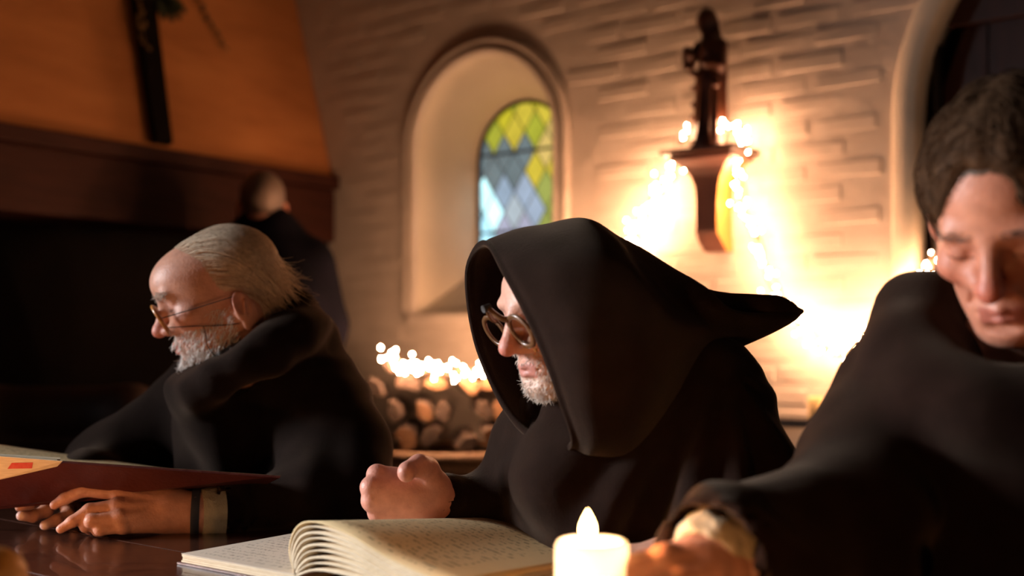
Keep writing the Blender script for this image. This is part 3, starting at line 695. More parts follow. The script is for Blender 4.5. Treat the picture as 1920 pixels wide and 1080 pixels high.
for sx in (-1, 1):
    f = Field(cx+np.array([-.45, -.45, .05]), cx+np.array([.45, .45, 1.05]), .014); f.cone(cx+np.array([sx*.32, -.30, .60]), cx+np.array([sx*.32, .22, .62]), .065, .065, .02).cone(cx+np.array([sx*.32, -.28, .36]), cx+np.array([sx*.32, .22, .36]), .06, .06, .3); V, F = f.mesh(); mk('armrest', V, F, M['leather'], ac_, smooth=True)
    for sy in (-.26, .26): m = MB(); m.tube([cx+np.array([sx*.28, sy, 0]), cx+np.array([sx*.28, sy, .36])], [.018, .028], 10); m.build('leg', M['bench'], ac_)
# ================================================================== heads
def frame(f0, pitch, roll=0.):
    f0 = np.array([f0[0], f0[1], 0.]); f0 /= np.linalg.norm(f0); p = math.radians(pitch); r_ = math.radians(roll)
    f = f0*math.cos(p)-EZ*math.sin(p); u = f0*math.sin(p)+EZ*math.cos(p); r = np.cross(f, u)
    r, u = r*math.cos(r_)+u*math.sin(r_), u*math.cos(r_)-r*math.sin(r_)
    return np.stack([r, f, u], 1)           # columns: right, forward, up
def head_mesh(kind, h=.0024, sc=(1, 1, 1)):
    """head in its own frame: x right, y forward, z up, origin between the ears at eye level"""
    f = Field((-.105, -.125, -.215), (.105, .145, .135), h)
    f.ell((0, -.018, .034), (.074, .096, .086), None, .02)
    f.ell((0, .030, .030), (.062, .060, .066), None, .03)                      # forehead
    if kind == 'a': f.ell((0, .048, .042), (.052, .054, .052), None, .03)
    f.ell((0, .030, -.034), (.060, .058, .078), None, .03)                     # mid face
    f.cone((-.050, -.004, -.058), (-.016, .068, -.097), .022, .021, .03).cone((.050, -.004, -.058), (.016, .068, -.097), .022, .021, .03)
    f.ell((0, .076, -.101), (.021, .018, .016), None, .018)                    # chin
    f.cone((-.036, .080, .019), (.036, .080, .019), .011, .011, .014)          # brow ridge
    f.ell((-.044, .062, -.026), (.021, .022, .017), None, .02).ell((.044, .062, -.026), (.021, .022, .017), None, .02)
    f.ell((0, .074, -.068), (.031, .022, .026), None, .02)                     # muzzle
    for s in (-1, 1):
        f.ell((s*.033, .100, -.001), (.019, .015, .0125), None, .014, 's')      # eye socket
        f.ell((s*.032, .0755, -.004), (.0135, .0125, .0125), None, .004)       # eyeball under lids
        f.cone((s*.017, .0865, .0075), (s*.046, .077, .006), .0028, .0024, .006) # upper lid fold
        f.cone((s*.020, .083, -.0165), (s*.044, .076, -.015), .0028, .0022, .007) # bag
    f.cone((0, .090, .010), (0, .110, -.026), .0082, .0105, .012)              # nose
    f.ell((0, .1135, -.033), (.0125, .0125, .0115), None, .008)
    for s in (-1, 1):
        f.ell((s*.0125, .1, -.0375), (.0085, .011, .0085), None, .006); f.ell((s*.020, .086, -.034), (.011, .010, .012), None, .012)
        f.ell((s*.0075, .107, -.0455), (.004, .0055, .003), None, .003, 's')
        f.cone((s*.024, .086, -.050), (s*.034, .076, -.068), .0020, .0018, .008, 's')  # nasolabial fold
    f.cone((-.021, .0865, -.0665), (0, .0965, -.0645), .0040, .0048, .007).cone((.021, .0865, -.0665), (0, .0965, -.0645), .0040, .0048, .007)
    f.cone((-.018, .0860, -.0755), (0, .0945, -.0765), .0040, .0050, .007).cone((.018, .0860, -.0755), (0, .0945, -.0765), .0040, .0050, .007)
    f.cone((-.024, .0895, -.0707), (.024, .0895, -.0707), .0016, .0016, .003, 's'); f.cone((-.01, .1000, -.0705), (.01, .1000, -.0705), .0018, .0018, .003, 's')
    f.ell((0, .096, -.087), (.018, .006, .0045), None, .008, 's')
    for s in (-1, 1):                                                          # ears
        c, sn = math.cos(.35*s), math.sin(.35*s); R = np.array([[c, sn, 0], [-sn, c, 0], [0, 0, 1.]])
        t = .18; R = R @ np.array([[1, 0, 0], [0, math.cos(t), math.sin(t)], [0, -math.sin(t), math.cos(t)]])
        ec = np.array([s*.079, -.012, -.014]) if kind != 'a' else np.array([s*.072, -.026, -.042])
        f.ell(ec, (.0065, .0195, .032), R, .006)
        f.ell(ec+np.array([s*.0060, .001, .006]), (.0062, .0125, .0195), R, .003, 's'); f.cone(ec+np.array([s*.004, -.004, .012]), ec+np.array([s*.004, .003, -.012]), .0028, .0028, .004); f.ell(ec+np.array([s*.001, .003, -.028]), (.006, .010, .010), R, .006)
        f.cone(ec+np.array([s*.004, .014, -.002]), ec+np.array([s*.003, .012, -.014]), .0035, .0035, .004)
    f.cone((0, -.030, -.060), (0, -.045, -.20) if kind not in 'ab' else (0, -.030, -.108), .055, .058 if kind not in 'ab' else .042, .03)   # neck
    V, F = f.mesh(); N = vnormals(V, F)
    x, y, z = V.T
    C = np.tile(np.array([[.56, .285, .195]]), (len(V), 1))
    def blend(mask, c, a=1.): C[:] = C*(1-(mask*a)[:, None])+np.array(c)*(mask*a)[:, None]
    g = lambda c, r: np.exp(-(((V-np.array(c))/np.array(r))**2).sum(1))
    blend(np.minimum(1, g((0, .115, -.034), (.018, .02, .018))*1.3), (.55, .17, .12), .85)
    blend(np.minimum(1, g((.045, .07, -.03), (.022, .03, .02))+g((-.045, .07, -.03), (.022, .03, .02))), (.56, .20, .14), .6)
    blend(g((.08, -.012, -.01), (.012, .03, .035))+g((-.08, -.012, -.01), (.012, .03, .035)), (.58, .20, .13), .6)
    lips = ((np.abs(x) < .022) & (y > .084) & (z > -.0825) & (z < -.0612)).astype(float); blend(lips, (.42, .15, .12), .8)
    lash = ((np.abs(np.abs(x)-.032) < .014) & (y > .072) & (np.abs(z+.0085-.12*(np.abs(np.abs(x)-.032))) < .0018)).astype(float); blend(lash, (.10, .05, .035), .85)
    blend((g((.032, .085, .0), (.018, .02, .010))+g((-.032, .085, .0), (.018, .02, .010))).clip(0, 1), (.42, .19, .15), .5)
    return V*np.array(sc), F, N, C, V
def strands(roots, nrms, bvh, flow, length, w0, lift, npt=6, clump=.0, curl=0., seed=1):
    """thin three-sided hair strands laid over a surface; flow(p, t) gives the direction"""
    r = random.Random(seed); Vs, Fs = [], []; base = 0
    for p, n in zip(roots, nrms):
        L = length(p)*r.uniform(.7, 1.2); st = L/(npt-1); pts = [np.array(p)]; q = np.array(p); jx = np.array([r.gauss(0, 1) for _ in range(3)]); cur = np.array(n)
        for k in range(1, npt):
            t = k/(npt-1); d = flow(q, t)+jx*(clump+curl*t*t)
            d = d-cur*np.dot(d, cur)*(1-min(1, curl*4*t)); d /= np.linalg.norm(d)+1e-9
            q = q+d*st
            if bvh is not None:
                hit = bvh.find_nearest(Vector(q))
                if hit[0] is not None:
                    hp, hn = np.array(hit[0]), np.array(hit[1]); dist = np.dot(q-hp, hn); want = lift(t)
                    if dist < want or curl < .05: q = q+hn*(want-dist)*(1 if dist < want else .6); cur = hn
            pts.append(q.copy())
        for k, pnt in enumerate(pts):
            t = k/(npt-1); tg = pts[min(k+1, npt-1)]-pts[max(k-1, 0)]; tg /= np.linalg.norm(tg)+1e-9
            a = np.cross(tg, n); a /= np.linalg.norm(a)+1e-9; b = np.cross(tg, a); ww = w0*(1-.75*t)
            for j in range(3): Vs.append(pnt+ww*(math.cos(2.094*j)*a+math.sin(2.094*j)*b))
        for k in range(npt-1):
            for j in range(3): Fs.append((base+3*k+j, base+3*k+(j+1) % 3, base+3*k+3+(j+1) % 3, base+3*k+3+j))
        base += 3*npt
    return np.array(Vs), np.array(Fs)
def pick(V, N, mask, n, seed):
    idx = np.argwhere(mask)[:, 0]; r = np.random.RandomState(seed); idx = r.choice(idx, n, replace=n > len(idx)); return V[idx]+r.normal(0, .0008, (n, 3)), N[idx]
def join(parts):                            # [(V, F, C)] -> one mesh
    V, F, C, n = [], [], [], 0
    for v, f_, c in parts:
        V.append(v); F.append(f_+n); C.append(c if c is not None else np.tile([[.56, .285, .195]], (len(v), 1))); n += len(v)
    return np.concatenate(V), np.concatenate(F), np.concatenate(C)
def fold(V, F, fn):                         # push a cloth surface in and out along its normals
    N = vnormals(V, F); return V+N*fn(V)[:, None]
def nz3(V, s, seed=0.): return np.array([noise.noise(Vector((v[0]*s[0]+seed, v[1]*s[1]+seed*.7, v[2]*s[2]-seed))) for v in V])
SKINC = np.array([.56, .285, .195])
def finger(f, P, r, k=.005): f.chain(P, r, k); return f
def hand_cols(V, tips, c=SKINC, nails=True):
    C = np.tile(c[None], (len(V), 1))
    for t in tips:
        g = np.exp(-((V-np.array(t))**2).sum(1)/.012**2)[:, None]; C = C*(1-.45*g)+np.array([.60, .27, .19])*.45*g
    return C

# ================================================================== the bare-headed monk with the white beard
HA = frame((-1, -.24), 19, 0); OA = np.array([-.503, 1.95, 1.158])
SA = np.array([1.0, 1.08, 1.0])
Vl, Fh, Nh, Ch, V0 = head_mesh('a', sc=SA)
Vl[:, 1] = np.where(Vl[:, 1] < 0, Vl[:, 1]*.84, Vl[:, 1]); Vl[:, 2] = np.where(Vl[:, 2] > .03, .03+(Vl[:, 2]-.03)*.84, Vl[:, 2])
x, y, z = V0.T
hl = np.interp(z, [-.07, -.03, 0, .03, .06, .09, .115, .13], [-.05, -.04, .004, .012, .018, .038, .055, .07])
hair_mask = (y < hl) & (z > -.075+.0*y) & ~((np.abs(x) > .062) & (y > -.050) & (z < -.006) & (z > -.08)) & ~((y > -.055) & (z < -.025))
Ch[hair_mask] = np.array([.50, .33, .22])
beardm = ((z < -.05) & (y > .02) & (z > -.125) & ~((np.abs(x) < .021) & (z > -.083) & (z < -.060))) | ((z < -.047) & (z > -.063) & (y > .072)) | ((z < -.028) & (y > -.002) & (y < .03) & (np.abs(x) > .045) & (z > -.11))
toW = lambda P, HM, O: P @ HM.T+O
VA = toW(Vl, HA, OA)
bvA = BVHTree.FromPolygons([Vector(v) for v in Vl], [tuple(q) for q in Fh.tolist()])
# left hand resting on the table, fingers pointing left
fa = Field(S(420, 850, 1.80)-np.array([.36, .12, .135]), S(420, 850, 1.80)+np.array([.06, .10, .02]), .0024)
wr, kn = S(372, 962, 1.765), lambda px, py, d: S(px, py, d)
fa.cone(S(430, 962, 1.79), wr, .029, .029, .02).cone(wr, S(320, 957, 1.755), .029, .031, .02)
mc = [(222, 925, 1.745), (220, 948, 1.725), (224, 970, 1.712), (232, 987, 1.712)]
for i, q in enumerate(mc): fa.cone(S(330, 938+13*i, 1.765-.004*i), S(*q), .018, .0115, .013)
fa.chain([S(222, 926, 1.745), S(158, 919, 1.74), S(122, 935, 1.735), S(102, 947, 1.73)], [.0108, .0100, .0088, .0072], .005)
fa.chain([S(220, 948, 1.725), S(168, 956, 1.715), S(136, 978, 1.705), S(114, 992, 1.70)], [.0108, .0098, .0086, .0070], .005)
fa.chain([S(224, 970, 1.712), S(172, 977, 1.70), S(161, 987, 1.715), S(168, 994, 1.73)], [.0108, .0102, .0088, .0074], .005)
fa.chain([S(232, 987, 1.712), S(188, 993, 1.70), S(183, 995, 1.715), S(196, 996, 1.73)], [.0100, .0092, .0080, .007], .005)
fa.chain([S(300, 925, 1.79), S(240, 920, 1.81), S(190, 925, 1.82)], [.017, .013, .010], .008)
for i, q in enumerate(mc): fa.ball(S(*q)-np.array([0, .002, 0]), .0112, .004)
for i, q in enumerate(mc[:3]): fa.cone(S(q[0]+6, q[1]-2, q[2]-.008), S(310, 938+9*i, 1.742), .0032, .0026, .006)
Vha, Fha = fa.mesh(); Cha = hand_cols(Vha, [S(102, 947, 1.73), S(114, 991, 1.70), S(168, 993, 1.72)])
# the other hand: fingertips showing beneath the book
fb = Field(S(60, 950, 1.86)-np.array([.10, .16, .075]), S(60, 950, 1.86)+np.array([.12, .10, .06]), .0026)
fb.cone(S(120, 915, 1.90), S(80, 935, 1.86), .028, .026, .02)
fb.chain([S(98, 925, 1.84), S(86, 958, 1.80), S(62, 968, 1.775), S(40, 967, 1.75)], [.0115, .0105, .0092, .0080], .005)
fb.chain([S(120, 930, 1.84), S(128, 965, 1.80), S(106, 976, 1.775), S(84, 985, 1.755)], [.0115, .0105, .0092, .0078], .005)
fb.chain([S(75, 920, 1.86), S(55, 945, 1.82), S(38, 950, 1.80)], [.0115, .0100, .0085], .005)
fb.chain([S(130, 935, 1.86), S(150, 962, 1.83), S(140, 976, 1.80)], [.0105, .0095, .008], .005)
fb.chain([S(70, 905, 1.90), S(40, 905, 1.87), S(15, 915, 1.84)], [.013, .0115, .009], .006)
Vhb, Fhb = fb.mesh(); Chb = hand_cols(Vhb, [])
for t in (S(36, 966, 1.74), S(80, 986, 1.745)):
    g = np.exp(-((Vhb-t)**2).sum(1)/.011**2)[:, None]; Chb = Chb*(1-.8*g)+np.array([.75, .62, .62])*.8*g
def torso(lo, hi, segs, h=.012, k=.06):
    f = Field(lo, hi, h)
    for a, b, ra, rb in segs: f.cone(a, b, ra, rb, k)
    return f.mesh()
def person(name, parts, label, origin):
    V, F, C = join(parts); o = mk(name, V, F, M['skin'], origin=origin, smooth=True, colors=C); tag(o, label, 'person'); return o
# key joints of the left monk
hipA, chA = np.array([-.43, 2.16, .58]), S(505, 800, 2.08)
shA, shA2 = S(592, 772, 2.0), S(400, 755, 2.2)
elA, wA = S(645, 935, 1.86), S(395, 958, 1.785)
elA2, wA2 = S(205, 885, 2.12), S(110, 925, 1.92)
Vt, Ft = torso(hipA-np.array([.5, .5, .2]), hipA+np.array([.5, .5, .75]), [(hipA, chA, .13, .13), (chA, OA-EZ*.16+np.array([.04, .02, 0]), .09, .035), (shA, shA2, .035, .035), (shA, elA, .035, .032), (elA, wA, .036, .027), (shA2, elA2, .045, .036), (elA2, wA2, .034, .027)])
monkA = person('person', [(VA, Fh, Ch), (Vha, Fha, Cha), (Vhb, Fhb, Chb), (Vt, Ft, None)], 'bare-headed bearded reader in brown monk robe holding the oxblood book', (hipA[0], hipA[1], 0))

def robe(parent, lo, hi, build, h, mat, folds, name='robe'):
    f = Field(lo, hi, h); build(f); V, F = f.mesh(); V = fold(V, F, folds(V)) if callable(folds) else V
    return mk(name, V, F, mat, parent, smooth=True)
def legs(f, hip, fwd, side, k=.07):         # lap, thighs under the table and the skirt to the floor
    for s in (-1, 1):
        kn_ = hip+fwd*.40+side*s*.11; kn_ = np.array([kn_[0], kn_[1], .575]); f.cone(hip+side*s*.09, kn_, .115, .095, k); f.cone(kn_, np.array([kn_[0], kn_[1], .12]), .10, .11, k)
    f.cone(hip, np.array([hip[0], hip[1], .66]), .12, .19, k)
fwdA = -E2*.92-E1*.38; fwdA /= np.linalg.norm(fwdA); sideA = np.array([fwdA[1], -fwdA[0], 0])
def rbA(f):
    legs(f, np.array([hipA[0], hipA[1], .585]), -E2*.9, E1)
    f.cone(hipA, chA, .185, .165, .08)
    f.cone(chA+np.array([.02, .02, -.02]), S(500, 730, 2.06), .160, .112, .07)
    f.cone(S(578, 742, 2.02), S(420, 745, 2.18), .095, .095, .07)
    f.cone(S(612, 820, 2.06), S(540, 715, 2.08), .092, .085, .06)
    f.chain([S(604, 755, 1.98), S(634, 845, 1.92), elA+np.array([-.012, 0, .012])], [.080, .078, .070], .04)
    f.cone(elA+np.array([-.012, 0, .012]), S(420, 953, 1.795), .070, .050, .04)
    f.chain([shA2, elA2, wA2+np.array([.02, 0, .01])], [.095, .075, .05], .05)
    f.cone(S(436, 953, 1.80), S(385, 955, 1.782), .040, .042, .006, 's')
    # rolled-back hood: collar round the neck and the bag behind
    nk = OA+np.array([.035, .015, -.135])
    ring = [nk+np.array([math.cos(t)*.102, math.sin(t)*.100, .010+.058*math.cos(t)-.012*abs(math.sin(t))]) for t in np.linspace(0, 2*math.pi, 15)]
    for i in range(14): f.cone(ring[i], ring[i+1], .030+.012*max(0, math.cos(2*math.pi*i/14)), .030+.012*max(0, math.cos(2*math.pi*(i+1)/14)), .022)
    f.chain([S(520, 570, 2.03), S(552, 583, 2.0), S(585, 640, 2.02)], [.030, .036, .05], .02)
    f.cone(nk+np.array([-.055, -.01, -.03]), nk+np.array([-.05, 0, -.09]), .055, .07, .04)
    f.cone(OA+np.array([.035, .015, -.12]), OA+np.array([.035, .015, -.02]), .064, .050, .012, 's')
def foldA(V):
    th = np.arctan2(V[:, 1]-chA[1], V[:, 0]-chA[0]); low = np.clip((1.05-V[:, 2])/.3, 0, 1)
    d = .014*np.sin(th*9+4*nz3(V, (4, 4, 1.6)))*low*(V[:, 2] > .78)+.016*nz3(V, (8, 8, 3.5), 3.)*low+.004*nz3(V, (18, 18, 9), 8.)+.011*nz3(V, (9, 9, 24), 6.)*np.clip((V[:, 2]-.95)/.05, 0, 1)
    return lambda q: d*np.clip((V[:, 2]-.3)/.3, .2, 1)
robeA = robe(monkA, np.array([-.98, 1.45, 0]), np.array([-.12, 2.50, 1.20]), rbA, .0085, M['robe_b'], foldA)
# hair, beard, brows
def hairA_flow(p, t): return np.array([.12*np.sign(p[0])*(1 if p[1] > -.06 else -.6), -1.0, -.25-.55*(p[1] < -.03)-.5*t])
r_, n_ = pick(Vl, Nh, hair_mask, 3000, 2)
V, F = strands(r_, n_, bvA, hairA_flow, lambda p: .085, .00055, lambda t: .002+.005*t, 7, .10, 0, 4)
r2, n2 = pick(Vl, Nh, hair_mask & (y < -.045) & (z > -.03) & (z < .05), 330, 5)
V2, F2 = strands(r2, n2, bvA, lambda p, t: np.array([.0, -.75+.3*t, -.75-.3*t]), lambda p: .085, .0008, lambda t: .004+.007*t, 8, .18, .20, 6)
V = np.concatenate([V, V2]); F = np.concatenate([F, F2+len(V)-len(V2)])
tag(mk('hair', toW(V, HA, OA), F, M['hair_grey'], monkA), 'wispy grey-blond hair combed back')
r_, n_ = pick(Vl, Nh, beardm, 2300, 3)
V, F = strands(r_, n_, None, lambda p, t: np.array([.15*np.sign(p[0]), .55+.2*(p[1] > .06), -.85]), lambda p: .020 if p[2] < -.08*SA[2] else .012, .0007, lambda t: .0, 5, .28, .2, 7)
tag(mk('beard', toW(V, HA, OA), F, M['beard'], monkA), 'trimmed white beard and moustache')
brm = (np.abs(z-.022-.02*(.045-np.abs(x))*0) < .0055) & (y > .062) & (np.abs(x) > .012) & (np.abs(x) < .050)
r_, n_ = pick(Vl, Nh, brm, 160, 9)
V, F = strands(r_, n_, None, lambda p, t: np.array([1.0*np.sign(p[0]), .6, .3-.5*t]), lambda p: .012, .0006, lambda t: .0, 4, .3, .2, 3); mk('eyebrows', toW(V, HA, OA), F, M['stubble'], monkA)['kind'] = 'stuff'
# shirt cuff and wrist band
def cuff(name, A, B, ra, rb, th, mat, parent, n=24, sq=1.0):
    A, B = np.array(A), np.array(B); t = (B-A)/np.linalg.norm(B-A); xx = np.cross([0, 0, 1.], t); xx /= np.linalg.norm(xx); yy = np.cross(t, xx); R = []
    for p, rr in ((A, ra), (B, rb), (B, rb-th), (A, ra-th)): R.append([p+rr*(math.cos(6.2832*k/n)*xx+sq*math.sin(6.2832*k/n)*yy)*(1+.03*math.sin(5*6.2832*k/n)) for k in range(n)])
    m = MB(); m.rings(R+[R[0]], cap=False); return m.build(name, mat, parent, smooth=True)
tag(cuff('wrist_band', S(359, 962, 1.764), S(375, 962, 1.767), .0365, .0365, .003, M['band'], monkA, sq=1.0), 'dark grey wrist band')
tag(cuff('shirt_cuff', S(376, 962, 1.768), S(418, 960, 1.782), .0365, .043, .003, M['shirt'], monkA, sq=1.0), 'cream shirt cuff')
# horn spectacles held on with cords
def ring_pts(c, ax, ay, r, n=28): return [c+r*(math.cos(6.28318*k/n)*ax+math.sin(6.28318*k/n)*ay) for k in range(n+1)]
M['lens'], _nt, _b = nodes('spectacle_lens')
_t = nd(_nt, 'ShaderNodeBsdfTransparent'); _t.inputs[0].default_value = (.92, .90, .86, 1); _b.inputs['Roughness'].default_value = .04; _b.inputs['Base Color'].default_value = (.8, .8, .8, 1); _b.inputs['Metallic'].default_value = 1
_m = nd(_nt, 'ShaderNodeMixShader'); _m.inputs[0].default_value = .07; _nt.links.new(_t.outputs[0], _m.inputs[1]); _nt.links.new(_b.outputs[0], _m.inputs[2]); _nt.links.new(_m.outputs[0], _nt.nodes['Material Output'].inputs[0])
def disc(name, c, ax, ay, r, mat, parent, th=.0008):
    nn = np.cross(ax, ay); m = MB(); m.rings([[c+nn*s+r*(math.cos(.2618*k)*ax+math.sin(.2618*k)*ay) for k in range(24)] for s in (-th, th)]); return m.build(name, mat, parent)
def hl_(p, HM, O): return HM @ np.array(p)+O
rA, fA, uA = HA.T
gt = math.radians(14); gy = fA*math.sin(gt)*-1+uA*math.cos(gt)            # lenses lean with the nose
gy = uA*math.cos(gt)+fA*math.sin(gt); gy /= np.linalg.norm(gy)
spA = empty('horn_spectacles', hl_((0, .118*1.12, -.03), HA, OA)); tag(spA, 'amber horn-rimmed spectacles tied with cords on the bearded reader', 'spectacles')
lc = {s: hl_((s*.029, .104*SA[1], -.016), HA, OA) for s in (-1, 1)}
for s in (-1, 1):
    m = MB(); m.tube(ring_pts(lc[s], rA, gy, .0265), .0036, 8, cap=False); m.build('rim', M['horn'], spA, smooth=True)
    disc('lens', lc[s], rA, gy, .0250, M['lens'], spA)
m = MB(); m.tube(smoothpath([lc[-1]+rA*.020+gy*.010, hl_((0, .110*SA[1], .006), HA, OA), lc[1]-rA*.020+gy*.010], 9), .003, 8); m.build('bridge', M['horn'], spA, smooth=True)
sN = -1 if (HA @ np.array([-1, 0, 0.]))[1] < 0 else 1                       # the side of the head turned to the camera
earT = hl_((sN*.079, -.010*SA[1], -.018), HA, OA); earB = hl_((sN*.074, -.008, -.064), HA, OA)
m = MB(); m.tube([lc[sN]+rA*sN*.018+gy*.002, lc[sN]*.62+earT*.38+rA*sN*.024, lc[sN]*.3+earT*.7+rA*sN*.014, earT], .00095, 6); m.build('cord', M['cord'], spA)
lowp = lc[sN]+rA*sN*.012-gy*.016
m = MB(); m.tube(smoothpath([lowp, hl_((sN*.062, .060*SA[1], -.044), HA, OA), hl_((sN*.068, .028*SA[1], -.055), HA, OA), earB], 14), .0009, 6); m.build('cord', M['cord'], spA)
m = MB(); m.tube(smoothpath([hl_((sN*.064, .046*SA[1], -.048), HA, OA), hl_((sN*.064, .047*SA[1], -.066), HA, OA), hl_((sN*.060, .050*SA[1], -.085), HA, OA), hl_((sN*.056, .04*SA[1], -.115), HA, OA)], 12), .0008, 6); m.build('cord_end', M['cord'], spA)

# his book, held open and tipped away from the camera
ob = empty('oxblood_book', S(200, 935, 1.80)); tag(ob, 'open oxblood-covered book held up by the bearded reader', 'book')
def quad_slab(name, P, th, nrm, mat, parent, uv=None):
    P = [np.array(p) for p in P]; nrm = np.array(nrm)/np.linalg.norm(nrm); k = len(P)
    V = P+[p+nrm*th for p in P]; F = [tuple(range(k)), tuple(range(2*k-1, k-1, -1))]+[(i, (i+1) % k, k+(i+1) % k, k+i) for i in range(k)]
    return fix_normals(mk(name, V, F, mat, parent, uv=[*uv, *uv] if uv else None))
K0, K1, K2, K3 = S(-60, 856, 1.68), S(525, 896, 1.70), S(500, 908, 1.795), S(-80, 962, 1.775)
nb_ = np.cross(K1-K0, K3-K0); nb_ = nb_ if nb_[2] > 0 else -nb_; nb_ /= np.linalg.norm(nb_)
quad_slab('front_cover', [K0, K1, K2, K3], .0035, nb_, M['cover'], ob)
quad_slab('cover_turn_in', [K0+nb_*.0037, K1+nb_*.0037, K1*.9+K2*.1+nb_*.0037, K0*.9+K3*.1+nb_*.0037], .0008, nb_, M['logcut'], ob)
# near page block lying on the front cover
for i in range(3):
    e0, e1 = nb_*(.0040+.0042*i), nb_*(.0076+.0042*i)
    quad_slab('page_section', [K0+(K3-K0)*.06+(K1-K0)*.0+e0, K0+(K1-K0)*(.27+.008*i)+(K3-K0)*.05+e0, (K0+(K1-K0)*.30)*.14+(K3+(K2-K3)*.30)*.86+e0, K3*.88+K0*.12+e0], .0036, nb_, M['paper'], ob)
# far half: cover and a page whose top shows above
J0, J1, J2, J3 = K3+EZ*.022+np.array([0, .02, 0]), S(330, 908, 1.80), S(352, 884, 1.97), S(-80, 822, 1.97)
nj = np.cross(J1-J0, J3-J0); nj = nj if nj[2] > 0 else -nj; nj /= np.linalg.norm(nj)
quad_slab('back_cover', [J0-nj*.010, J1-nj*.010, J2-nj*.010, J3-nj*.010], .0035, nj, M['cover'], ob)
def bent_page(name, A, B, C_, D, bulge, nrm, mat, n=12):
    V, UV = [], []
    for side in (0, 1):
        for i in range(n):
            for j in range(n):
                s, t = i/(n-1), j/(n-1); p = (np.array(A)*(1-s)+np.array(B)*s)*(1-t)+(np.array(D)*(1-s)+np.array(C_)*s)*t
                V.append(p+nrm*(bulge*math.sin(math.pi*min(1, t*1.0))*(1-.6*s)-side*.0022)); UV.append((s, t))
    F = []; o1 = n*n
    for i in range(n-1):
        for j in range(n-1): F.append((i*n+j, i*n+j+1, (i+1)*n+j+1, (i+1)*n+j)); F.append((o1+i*n+j, o1+(i+1)*n+j, o1+(i+1)*n+j+1, o1+i*n+j+1))
    for i in range(n-1):
        for j in (0, n-1): F.append((i*n+j, (i+1)*n+j, o1+(i+1)*n+j, o1+i*n+j)); F.append((j*n+i, j*n+i+1, o1+j*n+i+1, o1+j*n+i))
    o = fix_normals(mk(name, V, F, mat, ob, uv=UV)); o.data.polygons.foreach_set('use_smooth', np.ones(len(o.data.polygons), bool)); return o
bent_page('written_page', J0, J1, J2, J3, .018, nj, M['page'])
# endpaper folded out over the corner, with a red stamp
ep = [S(-40, 852, 1.672), S(118, 864, 1.668), S(108, 874, 1.676), S(-40, 908, 1.690)]
ne = np.cross(ep[1]-ep[0], ep[3]-ep[0]); ne = ne if ne[1] < 0 else -ne; ne /= np.linalg.norm(ne)
quad_slab('endpaper', ep, .0012, ne, M['paper'], ob)
def onep(px, py):
    dr_ = S(px, py, 1.0)-np.array([0, 0, CZ]); o_ = np.array([0, 0, CZ]); t_ = np.dot(ep[0]+ne*.0016-o_, ne)/np.dot(dr_, ne); return o_+dr_*t_
tag(quad_slab('red_stamp', [onep(22, 868), onep(62, 867), onep(60, 878), onep(14, 879)], .0003, ne, M['stamp'], ob), 'small red printed stamp')

# ================================================================== the hooded monk
HC = frame((-.866, -.5), 17, 0); OC = S(939, 660, 1.45)-HC @ np.array([0, .125, -.034])
Vl, Fh, Nh, Ch, V0 = head_mesh('c'); x, y, z = V0.T
stub = ((z < -.045) & (z > -.128) & (y > .015) & ~((np.abs(x) < .022) & (z > -.083) & (z < -.0605)))
jaw = stub & (z < -.08)
Ch = Ch*1.08+.03; Ch[jaw] = Ch[jaw]*.45+np.array([.62, .54, .46])*.55
Vl[:, 2] = np.where(Vl[:, 2] > .02, .02+(Vl[:, 2]-.02)*.72, np.where(Vl[:, 2] < -.03, -.03+(Vl[:, 2]+.03)*.93, Vl[:, 2])); Vl[:, 1] = np.where(Vl[:, 1] < 0, Vl[:, 1]*.8, Vl[:, 1])
VC = toW(Vl, HC, OC)
# loosely closed fist over the book, back of the hand to the camera, thumb on top
c0 = S(755, 920, 1.58); ff = Field(c0-np.array([.085, .075, .075]), c0+np.array([.125, .11, .07]), .0024)
ff.cone(S(880, 950, 1.63), S(825, 934, 1.595), .026, .028, .02)
mcp = [(708, 890, 1.575), (696, 914, 1.560), (698, 940, 1.560), (710, 962, 1.570)]
for i, q in enumerate(mcp): ff.cone(S(810, 910+13*i, 1.590), S(*q), .021, .0135, .014)
for i, q in enumerate(mcp):
    P0 = S(*q); d1 = np.array([.002, .042, -.008+.0*i]); ff.chain([P0, P0+d1, P0+d1+np.array([.032, .006, -.004])], [.0138, .0125, .0105], .004)
    ff.ball(P0+np.array([-.002, .004, 0]), .0142, .004)
ff.chain([S(812, 905, 1.585), S(800, 880, 1.570), S(786, 873, 1.548), S(764, 882, 1.528)], [.020, .0165, .0145, .0128], .008)
ff.ell(S(762, 886, 1.520), (.0125, .012, .0135), None, .004)
ff.cone(S(745, 893, 1.556), S(790, 905, 1.560), .002, .002, .006, 's'); ff.cone(S(760, 905, 1.553), S(800, 917, 1.560), .0018, .0018, .006, 's')
Vf, Ff = ff.mesh(); Cf = hand_cols(Vf, [S(*q) for q in mcp], np.array([.58, .27, .20]))
hipC = np.array([.258, 1.644, .60]); chC = S(1190, 890, 1.60)
shC, elC, wC = S(1322, 745, 1.53), S(1372, 965, 1.44), S(1300, 1018, 1.36)
shC2, elC2, wC2 = S(1000, 845, 1.72), S(972, 985, 1.72), S(836, 938, 1.61)
Vt, Ft = torso(hipC-np.array([.5, .5, .2]), hipC+np.array([.5, .5, .7]), [(hipC, chC, .12, .13), (chC, OC-EZ*.16+np.array([.05, .03, 0]), .12, .05), (shC, shC2, .035, .035), (shC, elC, .035, .032), (elC, wC, .036, .027), (shC2, elC2, .045, .036), (elC2, S(900, 960, 1.66), .034, .026)])
